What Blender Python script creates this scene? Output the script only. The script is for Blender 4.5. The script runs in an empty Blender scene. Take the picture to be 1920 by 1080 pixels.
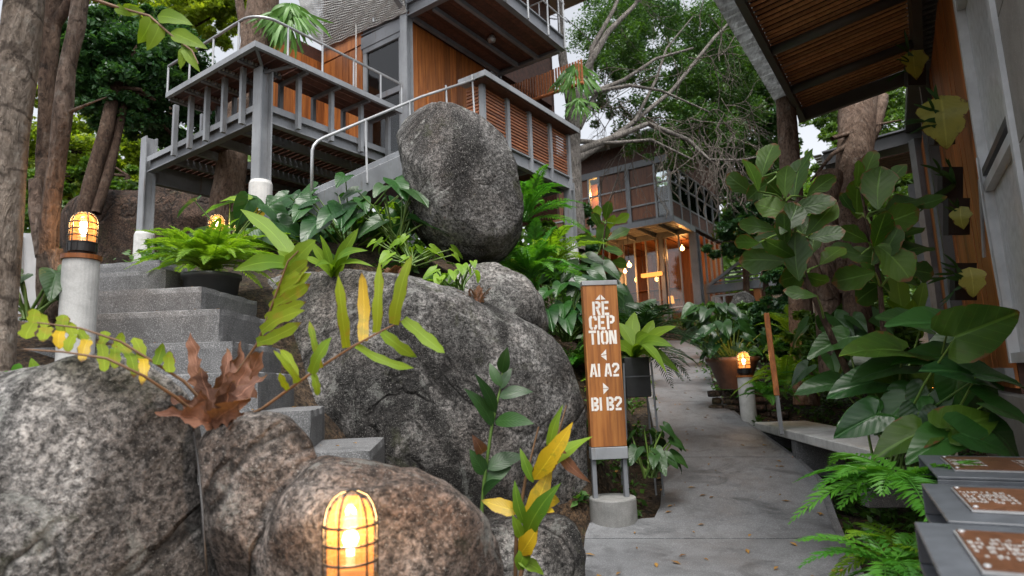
import bpy, math, random
import numpy as np
from mathutils import Vector, Matrix, noise

rng = random.Random(11)
nrg = np.random.default_rng(5)
SC = bpy.context.scene
COL = SC.collection
V = Vector

# ------------------------------------------------------------------ camera
F_PX = 1170.0
PITCH, ROLL = math.radians(8.65), math.radians(2.15)
CAM = V((0, 0, 1.15))
_f = V((0, math.cos(PITCH), math.sin(PITCH)))
_u0 = V((0, -math.sin(PITCH), math.cos(PITCH)))
_r0 = V((1, 0, 0))
C_R = _r0 * math.cos(ROLL) - _u0 * math.sin(ROLL)
C_U = _u0 * math.cos(ROLL) + _r0 * math.sin(ROLL)
C_F = _f
cd = bpy.data.cameras.new('camera'); cam = bpy.data.objects.new('camera', cd); COL.objects.link(cam)
cam.matrix_world = Matrix((
    (C_R.x, C_U.x, -C_F.x, CAM.x), (C_R.y, C_U.y, -C_F.y, CAM.y), (C_R.z, C_U.z, -C_F.z, CAM.z), (0, 0, 0, 1)))
cd.sensor_width = 36.0
cd.lens = 36.0 * F_PX / 1920.0
cd.clip_start, cd.clip_end = 0.05, 500
cd.dof.use_dof = True
cd.dof.focus_distance = 5.0
cd.dof.aperture_fstop = 2.4
SC.camera = cam

# ------------------------------------------------------------------ sky, sun, exposure
world = bpy.data.worlds.new('World'); SC.world = world; world.use_nodes = True
wn = world.node_tree; wn.nodes.clear()
w_sky = wn.nodes.new('ShaderNodeTexSky'); w_sky.sky_type = 'NISHITA'; w_sky.sun_disc = False
w_sky.sun_elevation = math.radians(66); w_sky.sun_rotation = math.radians(176)
w_sky.air_density = 1.0; w_sky.dust_density = 4.0; w_sky.ozone_density = 1.0
w_hs = wn.nodes.new('ShaderNodeHueSaturation'); w_hs.inputs['Saturation'].default_value = 0.22
w_bg = wn.nodes.new('ShaderNodeBackground'); w_bg.inputs['Strength'].default_value = 0.14
w_out = wn.nodes.new('ShaderNodeOutputWorld')
wn.links.new(w_sky.outputs[0], w_hs.inputs['Color']); wn.links.new(w_hs.outputs[0], w_bg.inputs[0]); wn.links.new(w_bg.outputs[0], w_out.inputs[0])
sd = bpy.data.lights.new('sun', 'SUN'); sd.energy = 1.5; sd.angle = math.radians(25); sd.color = (1.0, 0.96, 0.9)
sun = bpy.data.objects.new('sun', sd); COL.objects.link(sun)
_az, _el = math.radians(176), math.radians(66)      # azimuth measured from +Y towards +X
sdir = V((math.sin(_az) * math.cos(_el), math.cos(_az) * math.cos(_el), math.sin(_el)))
sun.rotation_euler = sdir.to_track_quat('Z', 'Y').to_euler()
SC.view_settings.view_transform = 'Standard'; SC.view_settings.look = 'None'
SC.view_settings.gamma = 1.0; SC.view_settings.use_curve_mapping = False
SC.view_settings.exposure = 1.08
SC.cycles.max_bounces = 6; SC.cycles.diffuse_bounces = 3; SC.cycles.glossy_bounces = 2; SC.cycles.transmission_bounces = 4; SC.cycles.transparent_max_bounces = 8
SC.cycles.use_denoising = True
SC.cycles.sample_clamp_indirect = 6.0

# ------------------------------------------------------------------ helpers
def at(px, py, d):
    """World point seen at photograph pixel (px, py) at forward distance d."""
    k = C_F + C_R * ((px - 960) / F_PX) - C_U * ((py - 540) / F_PX)
    return CAM + k * (d / k.y)
def on_z(px, py, z):
    k = C_F + C_R * ((px - 960) / F_PX) - C_U * ((py - 540) / F_PX)
    return CAM + k * ((z - CAM.z) / k.z)
def lerp(a, b, t): return a + (b - a) * t

WO = {}
def origin(p): return WO.get(p.name, V((0, 0, 0))) if p else V((0, 0, 0))
def props(o, label=None, cat=None, group=None, kind=None):
    if label: o['label'] = label
    if cat: o['category'] = cat
    if group: o['group'] = group
    if kind: o['kind'] = kind
    return o
def thing(name, label, cat, loc, group=None):
    o = bpy.data.objects.new(name, None); COL.objects.link(o)
    o.empty_display_size = 0.1; o.location = loc; WO[o.name] = V(loc)
    return props(o, label, cat, group)

class MB:
    def __init__(s): s.v = []; s.f = []; s.uv = []
    def add(s, vs, fs, uv=None):
        n = len(s.v); s.v += [V(a) for a in vs]; s.f += [tuple(i + n for i in q) for q in fs]
        if uv: s.uv += uv
        return s
    def box(s, c, ax, size):
        c = V(c); a, b, e = [V(x) * (h / 2) for x, h in zip(ax, size)]
        s.add([c + a*i + b*j + e*k for i in (-1, 1) for j in (-1, 1) for k in (-1, 1)],
              [(0,1,3,2),(4,6,7,5),(0,4,5,1),(2,3,7,6),(0,2,6,4),(1,5,7,3)])
        return s
    def rough_box(s, c, ax, size, cell=.04, amp=.004, chip=.012):
        c = V(c); ax = [V(a) for a in ax]; n = [max(1, int(round(q / cell))) for q in size]; idx = {}
        def vid(i, j, k):
            if (i, j, k) not in idx:
                q = [(2 * t / m - 1) for t, m in zip((i, j, k), n)]; ed = sum(1 for t in q if abs(t) > .999); p = c + sum((a * (h / 2 * t) for a, h, t in zip(ax, size, q)), V((0, 0, 0)))
                d = amp * noise.noise(p * 7); cut = (.004 + chip * max(0, noise.noise(p * 9 + V((3, 1, 7))) + .12)) if ed >= 2 else -d * .5
                p = p - sum((a * (cut * (1 if t > 0 else -1)) for a, t in zip(ax, q) if abs(t) > .999), V((0, 0, 0))); idx[(i, j, k)] = len(s.v); s.v.append(p)
            return idx[(i, j, k)]
        for f in range(3):
            a, b = (f + 1) % 3, (f + 2) % 3
            for e in (0, n[f]):
                for u in range(n[a]):
                    for w in range(n[b]):
                        q = []
                        for du, dw in ((0, 0), (1, 0), (1, 1), (0, 1)):
                            t = [0, 0, 0]; t[f] = e; t[a] = u + du; t[b] = w + dw; q.append(vid(*t))
                        s.f.append(tuple(q) if e else tuple(reversed(q)))
        return s
    def bar(s, p0, p1, w, h, up=(0, 0, 1)):
        p0, p1 = V(p0), V(p1); d = p1 - p0; L = d.length; d = d / L
        sd_ = d.cross(V(up)); 
        if sd_.length < 1e-4: sd_ = d.cross(V((1, 0, 0)))
        sd_.normalize(); n = sd_.cross(d)
        return s.box((p0 + p1) / 2, (d, sd_, n), (L, w, h))
    def hbeam(s, p0, p1, w, h, up=(0, 0, 1), t=0.02):
        p0, p1 = V(p0), V(p1); d = (p1 - p0); L = d.length; d = d / L
        sd_ = d.cross(V(up)).normalized(); n = sd_.cross(d); c = (p0 + p1) / 2
        s.box(c + n * (h / 2 - t / 2), (d, sd_, n), (L, w, t)); s.box(c - n * (h / 2 - t / 2), (d, sd_, n), (L, w, t))
        s.box(c, (d, sd_, n), (L, t, h - 2 * t)); return s
    def tube(s, pts, rad, seg=8, cap=True, jitter=0.0):
        pts = [V(p) for p in pts]; n = len(pts)
        rr = rad if isinstance(rad, (list, tuple)) else [rad] * n
        base = len(s.v); ref = None
        for i, p in enumerate(pts):
            d = (pts[min(i+1, n-1)] - pts[max(i-1, 0)]).normalized()
            if ref is None: ref = d.orthogonal().normalized()
            a = (ref - d * ref.dot(d)).normalized(); ref = a; b = d.cross(a)
            for k in range(seg):
                th = 2 * math.pi * k / seg; r = rr[i]
                if jitter: r *= 1 + jitter * noise.noise(V((math.cos(th) * 1.3, math.sin(th) * 1.3, 0)) + p * 2.5) + jitter * .6 * noise.noise(p * 9 + V((math.cos(th)*3, math.sin(th)*3, 4)))
                s.v.append(p + (a * math.cos(th) + b * math.sin(th)) * r)
        for i in range(n - 1):
            for k in range(seg):
                s.f.append((base + i*seg + k, base + i*seg + (k+1) % seg, base + (i+1)*seg + (k+1) % seg, base + (i+1)*seg + k))
        if cap:
            s.f.append(tuple(base + k for k in reversed(range(seg)))); s.f.append(tuple(base + (n-1)*seg + k for k in range(seg)))
        return s
    def lathe(s, c, prof, seg=24, axis=(0, 0, 1)):
        c = V(c); base = len(s.v); z = V(axis).normalized(); a = z.orthogonal().normalized(); b = z.cross(a)
        for r, h in prof:
            for k in range(seg):
                th = 2 * math.pi * k / seg; s.v.append(c + z * h + (a * math.cos(th) + b * math.sin(th)) * r)
        for i in range(len(prof) - 1):
            for k in range(seg):
                s.f.append((base+i*seg+k, base+i*seg+(k+1) % seg, base+(i+1)*seg+(k+1) % seg, base+(i+1)*seg+k))
        return s
    def build(s, name, mat, parent=None, smooth=False, bevel=0.0, kind=None, label=None):
        o0 = origin(parent)
        me = bpy.data.meshes.new(name); me.from_pydata([tuple(a - o0) for a in s.v], [], s.f)
        if s.uv and len(s.uv) == len(s.v):
            ul = me.uv_layers.new(name='UVMap'); li = np.zeros(len(me.loops), dtype=np.int32); me.loops.foreach_get('vertex_index', li)
            ul.data.foreach_set('uv', np.array(s.uv, dtype=np.float32)[li].ravel())
        if smooth: me.polygons.foreach_set('use_smooth', [True] * len(me.polygons))
        me.materials.append(mat)
        o = bpy.data.objects.new(name, me); COL.objects.link(o)
        if parent: o.parent = parent
        WO[o.name] = o0
        if bevel:
            m = o.modifiers.new('bevel', 'BEVEL'); m.width = bevel; m.segments = 1; m.limit_method = 'ANGLE'
        return props(o, label, None, None, kind)

_ub = {}
def piece(name, c, ax, size, mat, parent):
    """A box-shaped piece (plank, slat, board) that shares one unit mesh per material."""
    if mat.name not in _ub:
        mb = MB().box((0, 0, 0), ((1,0,0),(0,1,0),(0,0,1)), (1, 1, 1))
        me = bpy.data.meshes.new(name); me.from_pydata([tuple(a) for a in mb.v], [], mb.f); me.materials.append(mat); _ub[mat.name] = me
    o = bpy.data.objects.new(name, _ub[mat.name]); COL.objects.link(o); o.parent = parent
    c = V(c) - origin(parent); X, Y, Z = [V(a) * s_ for a, s_ in zip(ax, size)]
    o.matrix_basis = Matrix(((X.x, Y.x, Z.x, c.x), (X.y, Y.y, Z.y, c.y), (X.z, Y.z, Z.z, c.z), (0, 0, 0, 1)))
    return o

# ------------------------------------------------------------------ materials
class NT:
    def __init__(s, name):
        s.m = bpy.data.materials.new(name); s.m.use_nodes = True; s.t = s.m.node_tree; s.t.nodes.clear()
        s.out = s.t.nodes.new('ShaderNodeOutputMaterial'); s.geo = s.t.nodes.new('ShaderNodeNewGeometry'); s.oi = s.t.nodes.new('ShaderNodeObjectInfo')
    def n(s, typ, **kw):
        nd = s.t.nodes.new(typ)
        for k, v in kw.items():
            if k.startswith('_'): setattr(nd, k[1:], v)
            else:
                key = int(k[1:]) if k[0] == 'i' and k[1:].isdigit() else k.replace('__', ' ')
                if isinstance(v, bpy.types.NodeSocket): s.t.links.new(v, nd.inputs[key])
                else: nd.inputs[key].default_value = v
        return nd
    def pos(s, scale=(1, 1, 1), rot=(0, 0, 0), rnd=0.0):
        src = s.geo.outputs['Position']
        if rnd:
            a = s.n('ShaderNodeVectorMath', _operation='SCALE', i0=(3.1, 7.7, 5.3)); s.t.links.new(s.oi.outputs['Random'], a.inputs['Scale'])
            src = s.n('ShaderNodeVectorMath', _operation='ADD', i0=src, i1=a.outputs[0]).outputs[0]
        return s.n('ShaderNodeMapping', Vector=src, Scale=scale, Rotation=rot).outputs[0]
    def noise(s, vec, scale, detail=4, rough=.55, dist=0.0):
        return s.n('ShaderNodeTexNoise', Vector=vec, Scale=scale, Detail=detail, Roughness=rough, Distortion=dist).outputs[0]
    def ramp(s, fac, stops):
        r = s.n('ShaderNodeValToRGB', Fac=fac); e = r.color_ramp.elements
        while len(e) < len(stops): e.new(.5)
        for q, (p, c) in zip(e, stops):
            q.position = p; q.color = c if len(c) == 4 else (*c, 1)
        return r.outputs[0]
    def mix(s, fac, a, b, mode='MIX'):
        m = s.n('ShaderNodeMix', _data_type='RGBA', _blend_type=mode)
        for i, v in ((0, fac), (6, a), (7, b)):
            if isinstance(v, bpy.types.NodeSocket): s.t.links.new(v, m.inputs[i])
            else: m.inputs[i].default_value = v if i == 0 else (*v, 1)
        return m.outputs[2]
    def math(s, op, a, b=0.0, c=None):
        m = s.n('ShaderNodeMath', _operation=op)
        for i, v in enumerate((a, b) if c is None else (a, b, c)):
            if isinstance(v, bpy.types.NodeSocket): s.t.links.new(v, m.inputs[i])
            else: m.inputs[i].default_value = v
        return m.outputs[0]
    def bump(s, h, strength=.3, dist=.02):
        return s.n('ShaderNodeBump', Height=h, Strength=strength, Distance=dist).outputs[0]
    def pbr(s, col, rough=.6, normal=None, metal=0.0, spec=.5):
        p = s.n('ShaderNodeBsdfPrincipled', Roughness=rough, Metallic=metal)
        p.inputs['Specular IOR Level'].default_value = spec
        if isinstance(col, bpy.types.NodeSocket): s.t.links.new(col, p.inputs['Base Color'])
        else: p.inputs['Base Color'].default_value = (*col, 1)
        if normal is not None: s.t.links.new(normal, p.inputs['Normal'])
        return p.outputs[0]
    def done(s, shader):
        s.t.links.new(shader, s.out.inputs[0]); return s.m

def m_paint(name, col, rough=.45, metal=0.0, var=.25, grime=.35):
    t = NT(name); a = t.noise(t.pos(), 2.2, 5, .6); b = t.noise(t.pos((14, 14, 3)), 3, 4, .6)
    dk = tuple(c * (1 - var) for c in col); lt = tuple(min(1, c * (1 + var * .6)) for c in col)
    c = t.mix(t.ramp(a, [(.35, (0,0,0)), (.65, (1,1,1))]), dk, lt)
    c = t.mix(t.math('MULTIPLY', t.ramp(b, [(.55, (0,0,0)), (.8, (1,1,1))]), grime), c, (.09, .08, .065))
    if grime > .3:
        ru = t.noise(t.pos((9, 9, 1.1)), 1.6, 7, .7, .4); c = t.mix(t.math('MULTIPLY', t.ramp(ru, [(.58, (0,0,0)), (.7, (1,1,1))]), .55), c, (.11, .062, .038))
    r = t.ramp(a, [(.3, (rough*.8,)*3), (.7, (min(1, rough*1.3),)*3)])
    return t.done(t.pbr(c, r, t.bump(b, .08, .004), metal))
def m_wood(name, c1, c2, c3, grain=(28, 28, 1.6), rough=.5, rot=(0, 0, 0), weather=.3):
    t = NT(name); p = t.pos(grain, rot, rnd=1.0); g = t.noise(p, 1.0, 7, .65, .6); big = t.noise(t.pos((2.2, 2.2, .7), rot, 1.0), 1.0, 4)
    c = t.ramp(g, [(.28, c1), (.5, c2), (.75, c3)])
    rr = t.ramp(t.oi.outputs['Random'], [(0, (.62, .58, .56)), (.5, (.95, .93, .9)), (1, (1.25, 1.2, 1.15))])
    c = t.mix(1.0, c, rr, 'MULTIPLY')
    c = t.mix(t.math('MULTIPLY', t.ramp(big, [(.5, (0,0,0)), (.75, (1,1,1))]), weather), c, tuple(x * .28 for x in c1))
    return t.done(t.pbr(c, rough, t.bump(g, .22, .006)))
def m_concrete(name, c1, c2, speck=.3, scale=1.0, rough=.75, stain=.45):
    t = NT(name); p = t.pos(); a = t.noise(p, 1.3 * scale, 6, .62, .3); b = t.noise(p, 9 * scale, 5, .6); s_ = t.n('ShaderNodeTexVoronoi', Vector=p, Scale=170 * scale).outputs[0]
    sp = t.noise(p, 130 * scale, 2, .5)
    c = t.mix(t.ramp(a, [(.3, (0,0,0)), (.7, (1,1,1))]), c1, c2)
    c = t.mix(t.math('MULTIPLY', t.ramp(b, [(.42, (0,0,0)), (.72, (1,1,1))]), .5), c, tuple(x * .6 for x in c1))
    c = t.mix(t.math('MULTIPLY', t.ramp(sp, [(.42, (1,1,1)), (.55, (0,0,0))]), speck), c, tuple(x * .3 for x in c1))
    c = t.mix(t.math('MULTIPLY', t.ramp(sp, [(.58, (0,0,0)), (.66, (1,1,1))]), speck), c, tuple(min(.8, x * 2.1) for x in c2))
    st = t.noise(t.pos((1, 1, .6)), 2.1, 8, .7, 1.2)
    c = t.mix(t.math('MULTIPLY', t.ramp(st, [(.52, (0,0,0)), (.68, (1,1,1))]), stain), c, tuple(x * .32 for x in c1))
    h = t.math('ADD', t.math('MULTIPLY', b, .7), t.math('MULTIPLY', sp, .35))
    return t.done(t.pbr(c, t.ramp(a, [(.3, (rough - .15,)*3), (.7, (min(1, rough + .1),)*3)]), t.bump(h, .3, .01)))
def m_rock(name, light, mid, dark, brown, k_light=.5, k_dark=.5, k_brown=.4, rough=.85, crack=.8):
    t = NT(name); p = t.pos(); a = t.noise(p, 1.9, 8, .7, .8); f = t.noise(p, 42, 6, .72, .3); g = t.noise(p, 120, 4, .7); m = t.noise(p, 9, 7, .7, .5)
    big = t.noise(t.pos((1, 1, .6)), 1.5, 8, .6, 1.2); br = t.noise(t.pos((1, 1, .8), (.4, .2, 0)), .8, 6, .62, .8)
    c = t.mix(t.ramp(a, [(.43, (0,0,0)), (.56, (1,1,1))]), tuple(x * .85 for x in mid), tuple(x * 1.15 for x in light))
    c = t.mix(t.math('MULTIPLY', t.ramp(br, [(.5 - .12 * k_brown, (0,0,0)), (.62, (1,1,1))]), k_brown), c, brown)
    stk = t.noise(t.pos((5.5, 5.5, .55)), 1.0, 7, .65, .5)
    c = t.mix(t.math('MULTIPLY', t.ramp(stk, [(.5, (0,0,0)), (.66, (1,1,1))]), .75 * k_dark), c, tuple(x * .8 for x in dark))
    c = t.mix(t.math('MULTIPLY', t.ramp(big, [(.56 - .1 * k_dark, (0,0,0)), (.6, (1,1,1))]), min(1, k_dark * 1.2)), c, dark)
    c = t.mix(1.0, c, t.ramp(m, [(.36, (.5,.49,.48)), (.52, (1,1,1)), (.66, (1.3,1.28,1.26))]), 'MULTIPLY')
    c = t.mix(1.0, c, t.ramp(f, [(.39, (.2,.2,.2)), (.5, (.92,.92,.92)), (.59, (1.75,1.74,1.72))]), 'MULTIPLY')
    c = t.mix(t.math('MULTIPLY', t.ramp(g, [(.58, (0,0,0)), (.65, (1,1,1))]), k_light * .7), c, (.55, .53, .5))
    c = t.mix(t.math('MULTIPLY', t.ramp(t.noise(p, 90, 3, .6), [(.38, (1,1,1)), (.44, (0,0,0))]), .5), c, (.015, .014, .013))
    c = t.mix(t.math('MULTIPLY', t.ramp(t.noise(p, 3.4, 9, .78, .5), [(.57, (0,0,0)), (.61, (1,1,1))]), .5 * k_light), c, (.40, .41, .38))
    c = t.mix(t.math('MULTIPLY', t.ramp(t.noise(p, 2.3, 7, .75, .6), [(.57, (0,0,0)), (.66, (1,1,1))]), .55), c, (.045, .05, .018))
    ck = t.math('ABSOLUTE', t.math('SUBTRACT', t.noise(t.pos((1, 1, .7), (.3, .5, .2)), .62, 5, .5, .9), .5))
    ckm = t.ramp(ck, [(.0, (1,1,1)), (.006, (0,0,0))])
    c = t.mix(t.math('MULTIPLY', ckm, crack), c, (.012, .011, .01))
    h = t.math('ADD', t.math('MULTIPLY', f, .8), t.math('ADD', t.math('MULTIPLY', g, .3), t.math('MULTIPLY', m, 2.2)))
    h = t.math('SUBTRACT', h, t.math('MULTIPLY', t.ramp(ck, [(.0, (1,1,1)), (.014, (0,0,0))]), 1.6 * crack))
    return t.done(t.pbr(c, rough, t.bump(h, 1.0, .025), 0, .35))
def m_bark(name, c1, c2, c3, ring=0.0, scale=1.0, lichen=.2):
    t = NT(name); p = t.pos((7 * scale, 7 * scale, 1.6 * scale)); g = t.noise(p, 1.6, 7, .7, .8); b = t.noise(t.pos(), 2.6 * scale, 5, .6, .4)
    c = t.ramp(g, [(.3, c1), (.5, c2), (.72, c3)])
    c = t.mix(t.ramp(b, [(.42, (0,0,0)), (.7, (.75,.75,.75))]), c, c3)
    lc = t.noise(t.pos(), 6.5 * scale, 5, .7)
    c = t.mix(t.math('MULTIPLY', t.ramp(lc, [(.58, (0,0,0)), (.68, (1,1,1))]), lichen), c, (.42, .41, .37))
    if ring:
        w = t.n('ShaderNodeTexWave', _bands_direction='Z', Vector=t.pos(), Scale=1.15, Distortion=11.0, Detail=5.0, Detail__Scale=2.2).outputs[1]
        c = t.mix(t.math('MULTIPLY', t.ramp(w, [(0, (1,1,1)), (.05, (0,0,0))]), ring), c, c1)
    fn = t.noise(t.pos((42, 42, 16)), 1, 5, .7)
    c = t.mix(1.0, c, t.ramp(fn, [(.35, (.5,.48,.46)), (.52, (1,1,1)), (.68, (1.3,1.28,1.25))]), 'MULTIPLY')
    c = t.mix(t.math('MULTIPLY', t.ramp(t.noise(t.pos(), 13 * scale, 5, .7), [(.36, (1,1,1)), (.42, (0,0,0))]), .7), c, tuple(x * .5 for x in c1))
    h = t.math('ADD', g, t.math('MULTIPLY', fn, .5))
    return t.done(t.pbr(c, .9, t.bump(h, 1.0, .06), 0, .25))
def m_leaf(name, cd_, cl, trans=.35, rough=.38, veins=0.0, island=False, spots=0.0, spotcol=(.25, .13, .03), vcol=None, nv=9.0, spec=.5):
    t = NT(name); rnd = t.geo.outputs['Random Per Island'] if island else t.oi.outputs['Random']
    c = t.mix(rnd, cd_, cl)
    ns = t.noise(t.pos(), 3.0 if not island else .9, 4, .6)
    c = t.mix(t.ramp(ns, [(.35, (0,0,0)), (.7, (.6,.6,.6))]), c, tuple(min(1, x * y) for x, y in zip(cl, (1.25, 1.15, .8))))
    nrm = None
    if veins:
        uv = t.n('ShaderNodeUVMap').outputs[0]; sx = t.n('ShaderNodeSeparateXYZ', Vector=uv)
        au = t.math('ABSOLUTE', t.math('SUBTRACT', sx.outputs[0], .5))
        ph = t.math('SUBTRACT', t.math('MULTIPLY', sx.outputs[1], nv), t.math('MULTIPLY', au, nv * .7))
        fr = t.math('ABSOLUTE', t.math('SUBTRACT', t.math('FRACT', ph), .5))
        side = t.ramp(fr, [(.455, (0,0,0)), (.5, (1,1,1))]); midr = t.ramp(au, [(.012, (1,1,1)), (.035, (0,0,0))])
        vm = t.math('MAXIMUM', t.math('MULTIPLY', side, .4), midr)
        c = t.mix(t.math('MULTIPLY', vm, veins), c, vcol or tuple(min(1, x * 2.0 + .03) for x in cl))
        nrm = t.bump(t.math('ADD', t.math('MULTIPLY', fr, 1.0), t.math('MULTIPLY', midr, -.6)), .22, .008)
    if spots:
        uv2 = t.n('ShaderNodeSeparateXYZ', Vector=t.n('ShaderNodeUVMap').outputs[0]); ed = t.math('ABSOLUTE', t.math('SUBTRACT', uv2.outputs[0], .5))
        em_ = t.math('ADD', ed, t.math('MULTIPLY', t.math('SUBTRACT', t.noise(t.pos(rnd=1.0), 22, 4, .6), .5), .55)); tp_ = t.math('ADD', uv2.outputs[1], t.math('MULTIPLY', t.math('SUBTRACT', t.noise(t.pos(rnd=1.0), 14, 3, .6), .5), .5))
        c = t.mix(t.ramp(t.math('MAXIMUM', t.math('MULTIPLY', em_, 1.9), t.math('MULTIPLY', tp_, .98)), [(.9, (0,0,0)), (.99, (1,1,1))]), c, (.13, .06, .02))
        sp = t.ramp(t.noise(t.pos(rnd=1.0), 16, 4, .65), [(.56, (0,0,0)), (.66, (1,1,1))])
        c = t.mix(t.math('MULTIPLY', sp, spots), c, spotcol)
    p = t.pbr(c, rough, nrm, 0, spec)
    tc = t.mix(1.0, c, (1.5, 1.45, .55), 'MULTIPLY')
    tr = t.n('ShaderNodeBsdfTranslucent', Color=tc).outputs[0]
    mx = t.n('ShaderNodeMixShader', Fac=trans); t.t.links.new(p, mx.inputs[1]); t.t.links.new(tr, mx.inputs[2])
    return t.done(mx.outputs[0])
def m_emit(name, col, s_):
    t = NT(name); return t.done(t.n('ShaderNodeEmission', Color=(*col, 1), Strength=s_).outputs[0])
def m_plain(name, col, rough=.5, metal=0.0):
    t = NT(name); b = t.noise(t.pos(), 14, 5, .6)
    c = t.mix(t.ramp(b, [(.35, (0,0,0)), (.7, (1,1,1))]), tuple(x * .75 for x in col), tuple(min(1, x * 1.12) for x in col))
    return t.done(t.pbr(c, rough, t.bump(b, .1, .003), metal))
def m_pane(name, tint=(.9, .95, .95), refl=.12):
    t = NT(name); tr = t.n('ShaderNodeBsdfTransparent', Color=(*tint, 1)).outputs[0]; gl = t.n('ShaderNodeBsdfGlossy', Roughness=.04).outputs[0]
    fr = t.math('ADD', t.n('ShaderNodeLayerWeight', Blend=.25).outputs[0], refl)
    mx = t.n('ShaderNodeMixShader', Fac=fr); t.t.links.new(tr, mx.inputs[1]); t.t.links.new(gl, mx.inputs[2]); return t.done(mx.outputs[0])

STEEL = m_paint('grey_steel_paint', (.165, .175, .192), .45)
STEEL_L = m_paint('pale_steel_paint', (.245, .258, .275), .42)
STEEL_D = m_paint('dark_steel_paint', (.085, .088, .092), .45)
GALV = m_paint('galvanised_rail', (.40, .41, .42), .35, .4, grime=.2)
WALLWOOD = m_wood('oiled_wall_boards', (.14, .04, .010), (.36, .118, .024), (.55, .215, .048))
DARKWOOD = m_wood('dark_floor_boards', (.035, .016, .011), (.085, .034, .022), (.15, .06, .036), (14, 14, 14), .6)
SLATWOOD = m_wood('slat_timber', (.16, .05, .02), (.32, .115, .045), (.46, .19, .08), (10, 10, 40), .5, weather=.1)
BATTEN = m_wood('roof_batten_timber', (.38, .17, .08), (.60, .30, .15), (.72, .42, .23), (20, 20, 20), .55)
CONC = m_concrete('path_concrete', (.118, .124, .133), (.215, .222, .232), .25, .9, .6, .85)
GRANO = m_concrete('washed_step_concrete', (.115, .117, .121), (.19, .192, .196), .5, 1.5, .85, .6)
PALECONC = m_concrete('pale_cast_concrete', (.50, .50, .49), (.68, .68, .66), .1, 1.2, .7, .35)
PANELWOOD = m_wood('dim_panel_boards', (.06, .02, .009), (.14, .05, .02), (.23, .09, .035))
WALLCONC = m_concrete('wall_concrete', (.20, .195, .185), (.29, .28, .265), .1, .7, .7, .4)
ROCK_L = m_rock('pale_granite', (.27, .265, .258), (.155, .15, .146), (.045, .043, .041), (.14, .10, .078), .75, .6, .45)
ROCK_M = m_rock('weathered_granite', (.215, .21, .205), (.10, .098, .096), (.024, .023, .022), (.13, .092, .07), .65, .8, .35)
ROCK_D = m_rock('dark_granite', (.17, .167, .165), (.06, .058, .057), (.014, .013, .013), (.10, .07, .055), 1.3, .7, .35, crack=.35)
ROCK_B = m_rock('brown_granite', (.25, .235, .222), (.135, .12, .11), (.032, .028, .026), (.14, .082, .055), .75, .6, .65)
SOIL = m_rock('leaf_litter_soil', (.07, .05, .033), (.04, .028, .018), (.015, .011, .008), (.10, .055, .025), .08, .5, .6, .95)
BARK_PALE = m_bark('pale_ringed_bark', (.05, .036, .028), (.17, .13, .10), (.30, .255, .215), .75, 1.4, .45)
BARK_RED = m_bark('reddish_fluted_bark', (.045, .03, .022), (.135, .092, .07), (.25, .195, .16), 0, 1.6, .25)
BARK_DARK = m_bark('dark_rough_bark', (.02, .012, .008), (.06, .035, .024), (.12, .08, .056), 0, 1.2, .12)
BARK_MID = m_bark('brown_spotted_bark', (.05, .03, .021), (.15, .098, .07), (.25, .185, .145), 0, 1.3, .35)
BARK_GREY = m_bark('grey_branch_bark', (.07, .062, .055), (.17, .155, .14), (.30, .275, .25), 0, 1.6, .25)
TWIG = m_bark('pale_twig_bark', (.075, .062, .052), (.15, .127, .108), (.27, .24, .21), 0, 3, .2)
LF_DEEP = m_leaf('deep_green_leaf', (.008, .034, .011), (.026, .078, .016), .25, .4, .25, spec=.5)
LF_HEART = m_leaf('glossy_heart_leaf', (.009, .044, .014), (.03, .10, .021), .3, .3, .35, nv=7, spec=.4)
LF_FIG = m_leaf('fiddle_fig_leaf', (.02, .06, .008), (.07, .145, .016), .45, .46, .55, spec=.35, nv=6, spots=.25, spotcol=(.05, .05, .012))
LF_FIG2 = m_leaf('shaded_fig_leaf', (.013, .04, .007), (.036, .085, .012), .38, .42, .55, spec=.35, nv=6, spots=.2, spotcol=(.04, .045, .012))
LF_LIME = m_leaf('lime_strap_leaf', (.07, .17, .014), (.17, .28, .022), .4, .5, .35, nv=14, spec=.3)
LF_LOBE = m_leaf('olive_lobed_leaf', (.10, .18, .012), (.22, .29, .02), .42, .6, .35, spec=.2, nv=16, spots=.55, spotcol=(.30, .22, .03))
LF_YEL = m_leaf('yellow_leaf', (.42, .28, .012), (.58, .40, .02), .42, .42, .4, nv=10, spots=.45, spotcol=(.22, .22, .02))
LF_DRY = m_leaf('dry_brown_leaf', (.05, .02, .013), (.20, .092, .058), .18, .8, .5, nv=8, spots=.5, spotcol=(.07, .03, .018))
LF_FERN = m_leaf('fern_leaf', (.09, .22, .02), (.22, .38, .03), .45, .5)
LF_FERN2 = m_leaf('bright_fern_leaf', (.03, .17, .022), (.10, .29, .035), .38, .38)
LF_STAG = m_leaf('staghorn_leaf', (.05, .17, .03), (.12, .28, .05), .35, .45)
LF_SHIELD = m_leaf('shield_leaf', (.20, .22, .035), (.32, .31, .06), .35, .5, .3, spots=.5, spotcol=(.2, .22, .04))
LF_BD = m_leaf('dark_tree_leaf', (.012, .06, .028), (.05, .13, .045), .3, .42, island=True)
LF_BM = m_leaf('mid_tree_leaf', (.03, .09, .018), (.10, .19, .03), .42, .45, island=True)
LF_BY = m_leaf('sunny_tree_leaf', (.09, .19, .022), (.26, .34, .04), .55, .45, island=True)
LF_FINE = m_leaf('fine_tree_leaf', (.014, .058, .016), (.06, .14, .028), .35, .45, island=True)
LF_GC = m_leaf('ground_cover_leaf', (.015, .06, .014), (.07, .17, .025), .35, .42, island=True)
STALK = m_leaf('green_stalk', (.05, .12, .025), (.12, .2, .04), .1, .45)
STALK_B = m_plain('brown_stalk', (.16, .085, .04), .6)
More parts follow.
